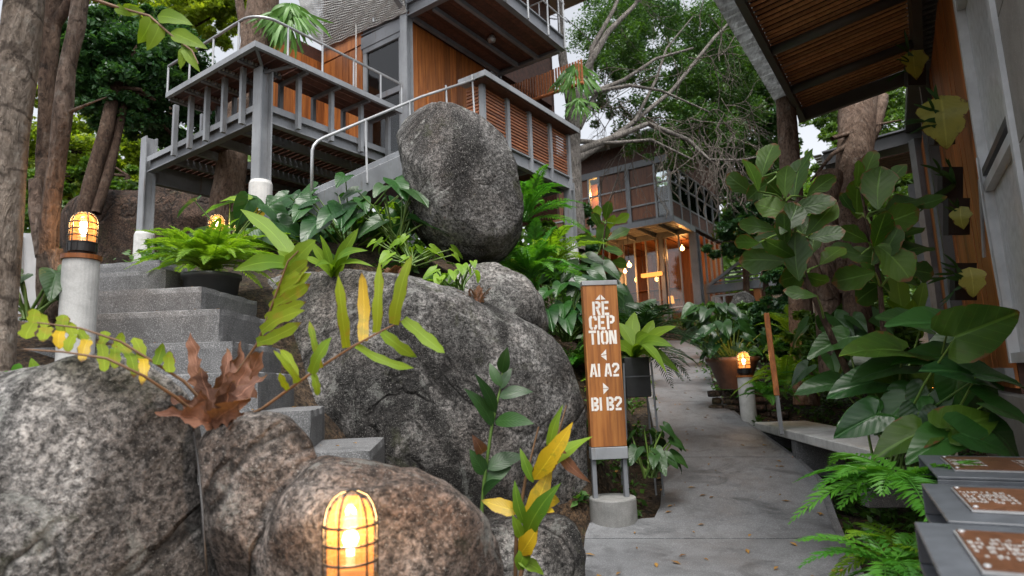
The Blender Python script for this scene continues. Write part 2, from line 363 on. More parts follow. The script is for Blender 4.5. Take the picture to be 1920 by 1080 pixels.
BLACK = m_plain('black_metal', (.018, .017, .017), .45)
BLACKPOT = m_plain('black_plastic_pot', (.02, .021, .023), .5)
TERRA = m_plain('brown_clay_pot', (.13, .065, .042), .6)
WHITE = m_paint('white_frame_paint', (.52, .54, .56), .4, grime=.15)
LETTER = m_paint('white_stencil_paint', (.80, .77, .72), .6, var=.15, grime=.3)
CURTAIN = m_plain('grey_curtain_cloth', (.55, .56, .58), .85)
BLIND_W = m_plain('pale_window_blind', (.66, .69, .72), .6)
ROPE = m_plain('grey_rope', (.62, .61, .59), .8)
PANE = m_pane('window_glass', refl=.04)
FROST = m_plain('frosted_window_glass', (.52, .55, .58), .3)
BULB = m_emit('lit_bulb', (1.0, .78, .48), 10)
BULB_S = m_emit('lit_small_bulb', (1.0, .5, .15), 9)
SHADE = m_emit('glowing_lamp_shade', (1.0, .36, .07), .9)
def _jar():
    t = NT('amber_lamp_glass'); tr = t.n('ShaderNodeBsdfTransparent', Color=(1, .93, .82, 1)).outputs[0]
    tl = t.n('ShaderNodeBsdfTranslucent', Color=(.95, .5, .18, 1)).outputs[0]
    em = t.n('ShaderNodeEmission', Color=(1, .30, .055, 1), Strength=.30).outputs[0]
    gl = t.n('ShaderNodeBsdfGlossy', Roughness=.08).outputs[0]
    a = t.n('ShaderNodeMixShader', Fac=.03); t.t.links.new(tr, a.inputs[1]); t.t.links.new(tl, a.inputs[2])
    b = t.n('ShaderNodeAddShader'); t.t.links.new(a.outputs[0], b.inputs[0]); t.t.links.new(em, b.inputs[1])
    c = t.n('ShaderNodeMixShader', Fac=.06); t.t.links.new(b.outputs[0], c.inputs[1]); t.t.links.new(gl, c.inputs[2])
    return t.done(c.outputs[0])
JAR = _jar()

# ------------------------------------------------------------------ leaf shapes
def prof(shape, t):
    if shape == 'strap': return min(1, (t / .14 + .12) ** .7) * min(1, ((1 - t) / .3) ** .75)
    if shape == 'lance': return max(0, math.sin(math.pi * t ** .75)) ** .9
    if shape == 'ovate': return max(0, math.sin(math.pi * t ** .62)) ** .8
    if shape == 'fiddle': return (.12 + .88 * max(0, math.sin(math.pi * min(1, t) ** 1.45)) ** .72) * (1 if t < .97 else .6) if t > .03 else .06
    if shape == 'dry': return max(0, math.sin(math.pi * t ** .7)) ** .7 * (1 - .38 * abs(math.sin(t * 15)))
    if shape == 'lobe': return min(1, .75 + t) * min(1, ((1 - t) / .28) ** .6)
    return 1
def blade_mb(P0, P1, w, nrm, bow=.08, shape='lance', nseg=9, fold=.18, wave=0.0, mb=None):
    P0, P1 = V(P0), V(P1); ax = P1 - P0; L = max(ax.length, 1e-4); d = ax / L
    sd_ = d.cross(V(nrm))
    if sd_.length < 1e-3: sd_ = d.orthogonal()
    sd_.normalize(); up = sd_.cross(d); mb = mb or MB(); ph = rng.random() * 6
    vs, uv, fs = [], [], []
    tw = rng.uniform(-.7, .7) * (1 if wave else .3); sd0, up0 = sd_.copy(), up.copy(); bend = rng.uniform(-.06, .06) * L
    for i in range(nseg + 1):
        t = i / nseg; ca, sa = math.cos(tw * t), math.sin(tw * t); sd_ = sd0 * ca + up0 * sa; up = up0 * ca - sd0 * sa
        c = P0 + ax * t + up0 * (bow * L * 4 * t * (1 - t)) + sd0 * (bend * 4 * t * (1 - t)); hw = w / 2 * prof(shape, t)
        wl = 1 + wave * math.sin(t * 17 + ph); wr = 1 + wave * math.sin(t * 15 + ph + 2)
        vs += [c - sd_ * hw * wl + up * (fold * hw * wl + wave * hw * .5 * math.sin(t * 13 + ph)), c, c + sd_ * hw * wr + up * (fold * hw * wr + wave * hw * .5 * math.sin(t * 12 + ph + 1))]
        uv += [(0, t), (.5, t), (1, t)]
        if i < nseg:
            b = i * 3; fs += [(b, b+1, b+4, b+3), (b+1, b+2, b+5, b+4)]
    return mb.add(vs, fs, uv)
def blade(P0, P1, w, nrm, mat, parent, name='leaf', **kw):
    return blade_mb(P0, P1, w, nrm, **kw).build(name, mat, parent, smooth=True)
HEART = [(0, -.02), (.13, -.19), (.30, -.27), (.45, -.2), (.52, -.03), (.5, .18), (.42, .42), (.29, .66), (.15, .86), (.05, .97), (0, 1)]
def heart(A, d, nrm, L, W, mat, parent, name='leaf', cup=.25, droop=.3):
    A = V(A); d = V(d).normalized(); sd_ = d.cross(V(nrm)).normalized(); up = sd_.cross(d)
    out = [(x, y) for x, y in HEART] + [(-x, y) for x, y in reversed(HEART[1:-1])]
    vs, uv = [A.copy()], [(.5, .22)]; n = len(out); ph = rng.random() * 6
    for s_ in (.33, .68, 1.0):
        for k, (x, y) in enumerate(out):
            xx, yy = x * s_, y * s_
            h = cup * abs(xx) * W - droop * max(0, yy) ** 2 * L + .03 * W * s_ * math.sin(k * 1.9 + ph)
            vs.append(A + sd_ * xx * W + d * yy * L + up * h); uv.append((.5 + xx, .22 + yy * .78))
    fs = [(0, 1 + k, 1 + (k + 1) % n) for k in range(n)]
    for r in range(2):
        for k in range(n): fs.append((1 + r*n + k, 1 + (r+1)*n + k, 1 + (r+1)*n + (k+1) % n, 1 + r*n + (k+1) % n))
    return MB().add(vs, fs, uv).build(name, mat, parent, smooth=True)
def curve_pts(p0, p1, sag, n=6):
    p0, p1 = V(p0), V(p1); return [p0.lerp(p1, i / n) + V((0, 0, sag * 4 * (i / n) * (1 - i / n))) for i in range(n + 1)]
def frond(base, az, L, el, droop, n, plen, pw, mat, parent, name='frond', ang=65, vee=.2, taper='mid'):
    """A feather leaf: arching midrib with paired leaflets, all one mesh."""
    base = V(base); h = V((math.sin(az), math.cos(az), 0)); mb = MB(); pts = []
    for i in range(13):
        t = i / 12; pts.append(base + h * (L * t * math.cos(el)) + V((0, 0, L * (t * math.sin(el) - droop * t * t))))
    mb.tube(pts, [L * .009 * (1 - .75 * i / 12) for i in range(13)], 4, False)
    sd_ = h.cross(V((0, 0, 1)))
    for k in range(n):
        t = .1 + .9 * (k + .5) / n; i = min(11, int(t * 12)); p = pts[i].lerp(pts[i+1], t * 12 - i); d = (pts[i+1] - pts[i]).normalized()
        up = sd_.cross(d); l = plen * (max(.12, math.sin(math.pi * (t ** .75) * .97)) if taper == 'mid' else max(.1, (1 - t) ** .6 * min(1, t * 5)))
        for s_ in (-1, 1):
            a = math.radians(ang * (1 - .35 * t) + rng.uniform(-6, 6)); q = (d * math.cos(a) + sd_ * s_ * math.sin(a) + up * (vee + rng.uniform(-.12, .12))).normalized()
            e = p + q * l - V((0, 0, l * .18)); m_ = p + q * l * .45; wv = d * (pw * .5)
            b = len(mb.v); mb.v += [p, m_ - wv, e, m_ + wv]; mb.f.append((b, b+1, b+2, b+3))
    mb.uv = []
    return mb.build(name, mat, parent, smooth=False)
def leafcloud(name, clumps, per, size, mat, parent, flat=.4, aspect=.5, kind=None):
    """Many small rhombic leaves spread through clumps [(centre, radius)]."""
    C = []; 
    for (c, r) in clumps:
        n = max(6, int(per)); q = nrg.normal(size=(n, 3)); q /= np.linalg.norm(q, axis=1)[:, None] + 1e-6
        q *= (nrg.random((n, 1)) ** .45) * r; q[:, 2] *= .75; C.append(q + np.array(c))
    C = np.vstack(C); n = len(C)
    d = nrg.normal(size=(n, 3)); d[:, 2] = d[:, 2] * .6 - .25; d /= np.linalg.norm(d, axis=1)[:, None]
    nn = nrg.normal(size=(n, 3)); nn[:, 2] += flat * 2.5; s_ = np.cross(d, nn); s_ /= np.linalg.norm(s_, axis=1)[:, None] + 1e-6
    L = size * nrg.uniform(.6, 1.3, (n, 1)); W = L * aspect
    up = np.cross(s_, d)
    v = np.stack([C - d * L * .5, C - s_ * W * .5 + up * W * .15, C + d * L * .5, C + s_ * W * .5 + up * W * .15], 1).reshape(-1, 3)
    o0 = origin(parent); v = v - np.array(o0)
    me = bpy.data.meshes.new(name); me.vertices.add(4 * n); me.vertices.foreach_set('co', v.astype(np.float32).ravel())
    me.loops.add(4 * n); me.loops.foreach_set('vertex_index', np.arange(4 * n, dtype=np.int32))
    me.polygons.add(n); me.polygons.foreach_set('loop_start', np.arange(0, 4 * n, 4, dtype=np.int32))
    me.polygons.foreach_set('loop_total', np.full(n, 4, dtype=np.int32)); me.update(calc_edges=True); me.materials.append(mat)
    o = bpy.data.objects.new(name, me); COL.objects.link(o)
    if parent: o.parent = parent
    WO[o.name] = o0
    return props(o, kind=kind)

# ================================================================== GROUND AND PATH
def zpath(d): return max(0.0, .165 * (d - 4.6)) if d > 4.6 else 0.0
def path_pt(px, py):
    lo, hi = .8, 26.0
    for _ in range(60):
        m = (lo + hi) / 2
        if at(px, py, m).z > zpath(m): lo = m          # ray still above the path
        else: hi = m
    return at(px, py, lo)
ROWS = [(1500, 1040, 1750), (1300, 1060, 1700), (1180, 1080, 1650), (1080, 1092, 1602), (1040, 1094, 1585), (1014, 1096, 1572), (1000, 1098, 1566), (984, 1104, 1560), (974, 1226, 1556), (950, 1238, 1548), (900, 1242, 1532),
        (860, 1236, 1490), (820, 1228, 1434), (785, 1222, 1386), (755, 1216, 1352), (730, 1212, 1335), (710, 1211, 1328), (690, 1214, 1324), (672, 1222, 1322), (658, 1232, 1312), (648, 1242, 1302), (640, 1250, 1296)]
PL = [path_pt(l, y) for y, l, r in ROWS]; PR = [path_pt(r, y) for y, l, r in ROWS]
CTRL = [(0,0,-.25),(1,1,-.15),(-1,.8,-.1),(-.3,2.0,0),(-1.2,2.4,.55),(-2,2.2,.7),(-.5,3.1,-.1),(-.7,3.7,.1),(-1.5,3.6,.95),(-2.1,4.0,1.55),(-2.8,4.6,1.95),(-3.3,5.2,2.1),
        (-.5,4.6,.1),(-.9,5.3,1.6),(.25,5.4,.9),(.45,4.6,.0),(.9,5.4,.35),(-3.0,6.9,2.75),(-1.7,6.0,2.7),(-2.3,5.5,2.3),(-5.3,9,2.45),(-4.2,7.6,2.6),(-.9,7.4,2.6),(.9,9.9,2.3),(-1,8.5,3.0),(.7,7.5,1.7),(1.4,8.2,1.3),(1.7,10,1.6),
        (3.2,4.2,-.05),(3.3,6,-.15),(4.3,8,.35),(2.95,6.8,.0),(5,11,1.3),(2.6,2.4,-.2),(6,14,1.8),(2.2,12,1.9),(3.2,15,2.1),(5.5,17,2.3),(-10,14,3.6),(0,16,3.6),(-4,13,3.8),(-15,8,3.4),(5,24,3.4),(15,20,3.2),(0,32,6),(-18,32,7),(22,32,5),(12,8,.8),(10,0,-.2),(-8,0,.8),(-5,3,1.6),(-4,5,2.1),(0,-6,-.4),(0,60,12),(60,60,10),(-60,60,12),(-60,0,4),(60,0,1),(0,-40,-1)]
CX = np.array([(a, b) for a, b, _ in CTRL], dtype=float); CZ = np.array([c for *_, c in CTRL], dtype=float)
def _phi(r2): return np.sqrt(r2 + .35)
_A = _phi(((CX[:, None, :] - CX[None, :, :]) ** 2).sum(-1)) - np.eye(len(CZ)) * .02
_Wt = np.linalg.solve(np.block([[_A, np.ones((len(CZ), 1))], [np.ones((1, len(CZ))), np.zeros((1, 1))]]), np.concatenate([CZ, [0.0]]))
def ter(x, y):
    return float((_phi((CX[:, 0] - x) ** 2 + (CX[:, 1] - y) ** 2) * _Wt[:-1]).sum() + _Wt[-1])
def near_path(x, y):
    for i in range(len(PL) - 1):
        a, b = PL[i], PL[i+1]
        if a.y - .02 <= y <= b.y + .02:
            t = (y - a.y) / max(1e-6, b.y - a.y); l = lerp(a.x, b.x, t); r = lerp(PR[i].x, PR[i+1].x, t)
            return (l, r, zpath(y))
    return None
def ground(x, y):
    z = ter(x, y) + .05 * noise.noise(V((x * 1.3, y * 1.3, 0)))
    q = near_path(x, y)
    if q:
        l, r, zp = q; e = .5
        k = 1 if l - .1 < x < r + .1 else max(0, 1 - (max(l - .1 - x, x - r - .1)) / e)
        if k > 0: z = lerp(z, min(z, zp - .06), min(1, k * 1.6))
    return z
_xs = sorted(set([round(v, 3) for v in list(np.arange(-7, 8.01, .16)) + list(np.arange(-60, 60.1, 4)) + list(np.arange(-20, 20.1, .8))]))
_ys = sorted(set([round(v, 3) for v in list(np.arange(-.6, 13.01, .16)) + list(np.arange(-40, 80.1, 4)) + list(np.arange(-4, 34.1, .8))]))
gm = MB(); gm.v = [V((x, y, ground(x, y))) for y in _ys for x in _xs]; _n = len(_xs)
gm.f = [(j*_n + i, j*_n + i + 1, (j+1)*_n + i + 1, (j+1)*_n + i) for j in range(len(_ys) - 1) for i in range(_n - 1)]
props(gm.build('ground', SOIL, None, smooth=True), kind='structure')
pm = MB(); NP = 9
for l, r in zip(PL, PR):
    for k in range(NP):
        p = l.lerp(r, k / (NP - 1)); pm.v.append(p + V((0, 0, .006 * noise.noise(p * 2.2))))
for l, r in zip(PL, PR): pm.v += [l + V((0, 0, -.16)), r + V((0, 0, -.16))]
nb = len(PL) * NP
for i in range(len(PL) - 1):
    for k in range(NP - 1): pm.f.append((i*NP+k, i*NP+k+1, (i+1)*NP+k+1, (i+1)*NP+k))
    pm.f.append((nb+2*i, i*NP, (i+1)*NP, nb+2*i+2)); pm.f.append((i*NP+NP-1, nb+2*i+1, nb+2*i+3, (i+1)*NP+NP-1))
path = props(pm.build('path', CONC, None, smooth=False), kind='structure')
# the pour joints: concrete bays laid on the path bed
for r0, r1 in ((0, 5), (5, 11), (11, 14), (14, 18), (18, len(PL) - 1)):
    sm = MB(); g = .012
    for i in range(r0, r1 + 1):
        fy = V((0, g if i == r0 else (-g if i == r1 else 0), 0))
        for q in range(NP):
            p = PL[i].lerp(PR[i], lerp(.004, .996, q / (NP - 1))) + fy; sm.v.append(p + V((0, 0, .016 + .006 * noise.noise(p * 2.2))))
    m_ = r1 - r0 + 1; top = len(sm.v); sm.v += [v - V((0, 0, .03)) for v in sm.v]
    for i in range(m_ - 1):
        for q in range(NP - 1): sm.f.append((i*NP+q, i*NP+q+1, (i+1)*NP+q+1, (i+1)*NP+q))
        sm.f += [(top+i*NP, i*NP, (i+1)*NP, top+(i+1)*NP), (i*NP+NP-1, top+i*NP+NP-1, top+(i+1)*NP+NP-1, (i+1)*NP+NP-1)]
    for q in range(NP - 1): sm.f += [(q, top+q, top+q+1, q+1), ((m_-1)*NP+q, (m_-1)*NP+q+1, top+(m_-1)*NP+q+1, top+(m_-1)*NP+q)]
    sm.build('concrete_bay', CONC, path)
# low kerb lip along the right edge of the path
km = MB()
for i in range(2, len(PR) - 1):
    km.bar(PR[i] + V((.03, 0, -.03)), PR[i+1] + V((.03, 0, -.03)), .06, .05)
km.build('kerb', GRANO, path)

def hit(px, py, lo=1.0, hi=40.0, step=.05):
    d = lo
    while d < hi:
        p = at(px, py, d)
        if p.z <= ground(p.x, p.y): return p
        d += step
    return at(px, py, hi)
def hit_d(px, py, lo=1.0): return hit(px, py, lo).y

# ================================================================== BOULDERS
def boulder(name, label, cx, cy, d, outline, thick, mat, amp=.05, seed=0, nphi=54, nth=120, power=.8, fine=.012, crease=0.0, facets=9):
    c = at(cx, cy, d); k = (c - CAM).dot(C_F) / F_PX; hd = V((c.x - CAM.x, c.y - CAM.y, 0)).normalized()
    poly = [(x - cx, -(y - cy)) for x, y in outline]; ths = np.linspace(-math.pi, math.pi, nth, endpoint=False)
    def ray_r(th):
        dx, dy = math.cos(th), math.sin(th); best = 0.0
        for (x0, y0), (x1, y1) in zip(poly, poly[1:] + poly[:1]):
            ex, ey = x1 - x0, y1 - y0; den = dx * ey - dy * ex
            if abs(den) < 1e-9: continue
            tt = (x0 * ey - y0 * ex) / den; uu = (x0 * dy - y0 * dx) / den
            if tt > 0 and -1e-6 <= uu <= 1 + 1e-6: best = max(best, tt)
        return best
    rf = np.array([ray_r(th) for th in ths]); ker = np.hanning(7)[1:-1]; ker /= ker.sum(); rth = np.convolve(np.concatenate([rf[-4:], rf, rf[:4]]), ker, 'same')[4:-4]
    size = float(rth.mean()) * k; off = V((seed * 3.7, seed * 1.9, seed * 5.1)); mb = MB()
    for i in range(nphi + 1):
        ph = math.pi * i / nphi; sp = math.sin(ph) ** power; cp = -math.cos(ph)
        for j, th in enumerate(ths):
            e = C_R * (math.cos(th) * rth[j] * k * sp) + C_U * (math.sin(th) * rth[j] * k * sp) + hd * (cp * thick)
            n = e.normalized(); q = (c + e) * (1.0 / max(size, .2)) * .9 + off
            dsp = amp * size * noise.fractal(q * 1.5, 1.0, 2.0, 5) + fine * noise.noise((c + e) * 16 + off)
            if crease: dsp -= crease * size * max(0, 1 - abs(noise.noise(q * 1.1 + V((9, 3, 1)))) * 7) 
            mb.v.append(c + e + n * dsp * (1 if 0 < i < nphi else 0))
    fr_ = random.Random(seed * 13 + 5)
    for _ in range(facets):
        n = (-hd * fr_.uniform(.5, 1.1) + C_R * fr_.uniform(-.75, .75) + C_U * fr_.uniform(-.5, .65)).normalized(); sup = max((v - c).dot(n) for v in mb.v); hh = sup * fr_.uniform(.72, .92)
        for v in mb.v:
            q = (v - c).dot(n)
            if q > hh: v -= n * ((q - hh) * .85)
    for i in range(nphi):
        for j in range(nth): mb.f.append((i*nth+j, i*nth+(j+1) % nth, (i+1)*nth+(j+1) % nth, (i+1)*nth+j))
    o = mb.build(name, mat, None, smooth=True); return props(o, label, 'boulder')
boulder('boulder', 'huge weathered grey boulder beneath the standing rock, left of the wooden sign', 765, 770, 5.2,
        [(418,585),(424,548),(470,520),(540,508),(650,505),(760,520),(850,548),(930,578),(1000,606),(1045,645),(1072,695),(1088,760),(1094,850),(1096,940),(1090,1010),(950,1050),(760,1060),(600,1000),(520,880),(475,760),(440,670)], .85, ROCK_M, .03, 1, 70, 170, .7, .014, .012, facets=5)
boulder('boulder', 'tall dark egg-shaped rock balanced upright above the huge boulder', 865, 350, 5.9,
        [(747,225),(760,206),(800,202),(858,209),(905,229),(944,262),(968,315),(981,370),(984,425),(972,456),(940,492),(898,503),(845,488),(800,462),(776,428),(763,372),(752,300),(745,250)], .6, ROCK_D, .035, 2, 60, 160, .5, .012, .04, facets=8)
boulder('boulder', 'pale flat-topped rock under the foot of the standing rock', 915, 580, 5.7,
        [(785,570),(830,522),(880,498),(930,494),(985,520),(1020,565),(1030,620),(1000,670),(900,690),(800,650)], .55, ROCK_L, .06, 3, 40, 90, facets=4)
boulder('boulder', 'big pale boulder filling the bottom left corner', 110, 960, 2.35,
        [(-230,720),(-80,700),(0,692),(60,680),(130,664),(220,664),(290,694),(345,738),(368,790),(372,860),(380,930),(404,1005),(430,1090),(420,1220),(200,1330),(-100,1300),(-220,1050)], .62, ROCK_L, .04, 4, 60, 150, .8, .008, .04)
boulder('boulder', 'rounded two-tone boulder wedged between two pale boulders', 485, 930, 2.3,
        [(366,835),(385,802),(430,780),(490,768),(540,780),(578,815),(594,855),(606,920),(590,1010),(540,1110),(470,1150),(420,1090),(392,1000),(374,920)], .34, ROCK_B, .05, 5, 50, 110, .75, .006, .03)
boulder('boulder', 'pale brownish boulder behind the nearest caged lamp', 720, 1060, 2.25,
        [(482,1050),(498,965),(528,905),(560,872),(600,856),(640,860),(700,870),(770,876),(850,908),(905,960),(935,1010),(955,1080),(960,1180),(850,1280),(600,1280),(490,1180)], .42, ROCK_B, .04, 6, 56, 130, .8, .006, .03)
boulder('boulder', 'low flat rock at the path edge below the yellow leaves', 995, 1060, 3.75,
        [(885,990),(930,972),(1000,966),(1060,970),(1084,988),(1097,1040),(1094,1100),(1000,1160),(900,1150),(876,1060)], .34, ROCK_M, .05, 7, 40, 90, .6)
boulder('boulder', 'small brown stone against the ringed tree trunk', 70, 740, 2.75,
        [(35,740),(45,705),(75,690),(100,705),(110,745),(95,790),(50,790)], .12, ROCK_B, .06, 8, 24, 50)
boulder('boulder', 'rounded grey rock in the far planting below the annex windows', 1392, 570, min(13.0, hit_d(1392, 595, 5.0)),
        [(1368,572),(1376,552),(1395,545),(1415,556),(1420,585),(1400,600),(1375,598)], .35, ROCK_M, .06, 9, 24, 50)
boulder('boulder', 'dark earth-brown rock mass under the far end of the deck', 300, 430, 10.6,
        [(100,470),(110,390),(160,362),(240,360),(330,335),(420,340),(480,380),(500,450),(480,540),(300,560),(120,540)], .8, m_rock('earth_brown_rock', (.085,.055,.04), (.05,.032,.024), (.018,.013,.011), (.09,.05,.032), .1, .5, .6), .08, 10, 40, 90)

# ================================================================== CONCRETE STEPS
st = thing('garden_stairs', 'winding washed-concrete steps climbing left between the boulders', 'stairs', at(420, 720, 3.3))
# each step: right front corner pixel, forward distance, direction of the tread edge
STEPS = [((697,842),2.98,1.0,(.96,.12)), ((584,768),3.06,1.0,(.95,.2)), ((486,696),3.15,1.1,(.97,.1)), ((437,638),3.32,1.25,(.99,.02)), ((413,577),3.55,1.35,(.995,-.03)), ((379,535),3.85,1.45,(.995,-.06)), ((312,503),4.35,1.3,(.98,-.1)), ((300,486),4.9,1.2,(.97,-.12))]
for i, ((px, py), d, w, (dx, dy)) in enumerate(STEPS):
    p = at(px, py, d); nz = at(*STEPS[i+1][0], STEPS[i+1][1]) if i + 1 < len(STEPS) else None
    r = V((dx, dy, 0)).normalized(); b = V((-r.y, r.x, 0)); dep = .75; h = .24 if i else .32
    c = p - r * (w / 2) + b * (dep / 2) - V((0, 0, h / 2))
    MB().rough_box(c, (r, b, V((0,0,1))), (w, dep, h)).build('step', GRANO, st)

# ================================================================== STILT HOUSE (left)
YAW = math.radians(35.0)
HU = V((math.sin(YAW), math.cos(YAW), 0)); HV = V((-math.cos(YAW), math.sin(YAW), 0)); HZ = V((0, 0, 1)); AX = (HU, HV, HZ)
K = V((-1.49, 8.97, 0)); sC, tL, gt, sE = -2.42, 2.8, -1.42, 2.34
ZB, ZS, ZCAP, ZLED, LO = 4.53, 6.82, 5.33, 5.05, .32
def H(s, t, z): return K + HU * s + HV * t + HZ * z
def hb(mb, s0, s1, t0, t1, z0, z1): return mb.box(H((s0+s1)/2, (t0+t1)/2, (z0+z1)/2), AX, (abs(s1-s0), abs(t1-t0), abs(z1-z0)))
def hbox(name, s0, s1, t0, t1, z0, z1, mat, parent, bevel=0): return hb(MB(), s0, s1, t0, t1, z0, z1).build(name, mat, parent, bevel=bevel)
def hpiece(name, s0, s1, t0, t1, z0, z1, mat, parent): return piece(name, H((s0+s1)/2, (t0+t1)/2, (z0+z1)/2), AX, (abs(s1-s0), abs(t1-t0), abs(z1-z0)), mat, parent)

house = thing('stilt_house', 'two-storey timber and steel stilt house with overhanging balcony behind the standing rock', 'house', H(1, 1, 3.0))
# wall facing the landing: vertical boards
wl = hbox('wall', .06, sE + .02, .03, .1, ZB - .05, ZS, DARKWOOD, house)
w = .155; n = int((sE - .1) / w)
for i in range(n): hpiece('board', .09 + i*w, .09 + (i+1)*w - .006, -.012 - .006 * rng.random(), .028, ZB - .02, ZS - .02, WALLWOOD, wl)
# wall with the window bay, then a wooden return wall towards the deck
wl = hbox('wall', .03, .1, 1.0, 1.97, ZB, 7.0, DARKWOOD, house)
for i in range(6): hpiece('board', -.015 - .006 * rng.random(), .028, 1.0 + i*.16, 1.0 + (i+1)*.16 - .006, ZB, 6.72, WALLWOOD, wl)
hpiece('board', -.03, .028, 1.0, 1.97, 6.74, 7.0, WALLWOOD, wl)
wl = hbox('wall', -1.27, .0, 2.0, 2.08, ZB, 6.97, DARKWOOD, house)
for i in range(8): hpiece('board', -1.27 + i*.158, -1.27 + (i+1)*.158 - .006, 1.955 - .006 * rng.random(), 1.998, ZB, 6.72, WALLWOOD, wl)
hbox('wall', .1, 4.6, 2.05, 2.15, ZB, 9.6, DARKWOOD, house); hbox('wall', 4.5, 4.6, .1, 2.05, ZB, 9.6, DARKWOOD, house)
# glazed door with curtain beside the corner column
dr = hbox('door', -.02, .04, .08, .15, ZB + .05, 6.62, STEEL_L, house)
for a in ((.08, .97, 6.55, 6.64), (.08, .97, 5.66, 5.75), (.08, .97, ZB + .03, ZB + .12)): hbox('door_rail', -.025, .045, a[0], a[1], a[2], a[3], STEEL, dr)
hbox('door_stile', -.02, .04, .89, .97, ZB + .05, 6.62, STEEL_L, dr)
hbox('pane', .008, .014, .15, .89, ZB + .1, 6.55, PANE, dr)
cm = MB()
for i in range(61):
    t = .1 + .86 * i / 60; s_ = .12 + .035 * math.sin(i * .62) + .012 * math.sin(i * .23)
    cm.v += [H(s_, t, ZB + .06), H(s_, t, 6.6)]
cm.f = [(2*i, 2*i+2, 2*i+3, 2*i+1) for i in range(60)]
cm.build('curtain', CURTAIN, dr, smooth=True)
hbox('lintel', -.035, .05, .0, 1.0, 6.64, 6.84, STEEL, house)
# corner columns
for s_, t_, z0, z1 in ((0, 0, 2.9, 9.4), (sE, 0, 2.6, 9.4), (sE, gt, 3.35, ZB - .1)):
    c = MB().hbeam(H(s_, t_, z0), H(s_, t_, z1), .14, .14, HU, .016).build('column', STEEL_L, house)
    c2 = MB().lathe(H(s_, t_, z0 - 1.6), [(.1, 0), (.1, 1.58), (.09, 1.62), (0, 1.62)], 20).build('pier', PALECONC, house, smooth=False)
# landing floor and edge beams
lf = hbox('landing_floor', -.3, sE, gt + .05, -.02, ZB - .08, ZB - .04, DARKWOOD, house)
for i in range(9): hpiece('board', -.3, sE, gt + .06 + i*.145, gt + .06 + (i+1)*.145 - .008, ZB - .038, ZB - .012, DARKWOOD, lf)
MB().hbeam(H(-.3, gt, ZB - .12), H(sE + .07, gt, ZB - .12), .1, .22).build('edge_beam', STEEL_L, house)
MB().hbeam(H(sE, gt + .06, ZB - .12), H(sE, -.06, ZB - .12), .1, .22).build('edge_beam', STEEL, house)
for i in range(4): MB().bar(H(.2 + i*.55, gt + .06, ZB - .13), H(.2 + i*.55, -.04, ZB - .13), .05, .1).build('joist', STEEL, house)
# slatted guard with a wide cap plate
gd = MB(); hb(gd, -.16, sE + .06, gt - .2, gt + .1, ZCAP - .05, ZCAP - .012); hb(gd, -.16, -.02, gt + .101, gt + .26, ZCAP - .05, ZCAP - .012)
gd = gd.build('guard', STEEL_L, house)
hbox('cap_edge', -.18, sE + .08, gt - .215, gt - .2, ZCAP - .06, ZCAP + .02, STEEL_L, gd); hbox('cap_edge', -.18, -.162, gt - .198, gt + .26, ZCAP - .06, ZCAP + .02, STEEL_L, gd)
hbox('cap_lining', -.14, sE + .04, gt - .19, gt + .09, ZCAP - .068, ZCAP - .052, DARKWOOD, gd)
gp = [0.0, .58, 1.16, 1.75, sE]
for s_ in gp: hbox('guard_post', s_ - .035, s_ + .035, gt - .052, gt + .018, ZB - .24, ZCAP - .07, STEEL_L, gd)
for a, b in zip(gp[:-1], gp[1:]):
    z = ZB + .03
    while z < ZCAP - .1:
        hpiece('slat', a + .037, b - .037, gt - .012, gt + .012, z, z + .026, SLATWOOD, gd); z += .05
z = ZB + .03
while z < ZCAP - .1:
    hpiece('slat', -.03, -.005, gt + .03, gt + .24, z, z + .026, SLATWOOD, gd); z += .05
# upper balcony
bl = hbox('balcony', .0, sE, gt, -.03, ZS + .06, ZS + .1, DARKWOOD, house)
for i in range(9): hpiece('soffit_board', .06, sE - .06, gt + .08 + i*.145, gt + .08 + (i+1)*.145 - .004, ZS + .035, ZS + .058, DARKWOOD, bl)
MB().hbeam(H(-.06, gt, ZS + .12), H(sE + .06, gt, ZS + .12), .1, .25).build('fascia_beam', STEEL, bl)
MB().hbeam(H(0, gt + .06, ZS + .11), H(0, -.07, ZS + .11), .1, .23).build('fascia_beam', STEEL, bl)
MB().hbeam(H(sE, gt + .06, ZS + .11), H(sE, -.07, ZS + .11), .1, .27).build('fascia_beam', STEEL, bl)
for t_ in (-.1, -.52, -.95): MB().bar(H(.06, t_, ZS - .005), H(sE - .06, t_, ZS - .005), .055, .07).build('joist', STEEL, bl)
MB().lathe(H(1.25, -.72, ZS - .09), [(.0, 0), (.06, .01), (.07, .05), (.04, .11), (0, .12)], 14).build('ceiling_lamp', GALV, bl, smooth=True)
for s_ in (.0, .6, 1.2, 1.8, sE):
    MB().tube([H(s_, gt - .07, ZS), H(s_, gt - .07, ZS + 1.15)], .016, 8).build('rail_post', GALV, bl)
for z in (.55, .85, 1.15): MB().tube([H(-.05, gt - .07, ZS + z), H(sE + .05, gt - .07, ZS + z)], .014, 8).build('rail', GALV, bl)
for i in range(4): MB().tube([H(sE + .05, gt + .05 + i*.4, ZS + .24), H(sE + .05, gt + .05 + i*.4, ZS + 1.1)], .012, 6).build('rail_post', GALV, bl)
MB().tube([H(sE + .05, gt - .05, ZS + 1.1), H(sE + .05, 0, ZS + 1.1)], .014, 8).build('rail', GALV, bl)
# upper storey shell and roof (mostly above the frame)
hbox('wall', .1, 4.6, .1, .2, ZS + .2, 9.6, DARKWOOD, house); hbox('roof', -1.2, 5.2, -1.8, 3, 9.6, 9.7, STEEL_D, house)
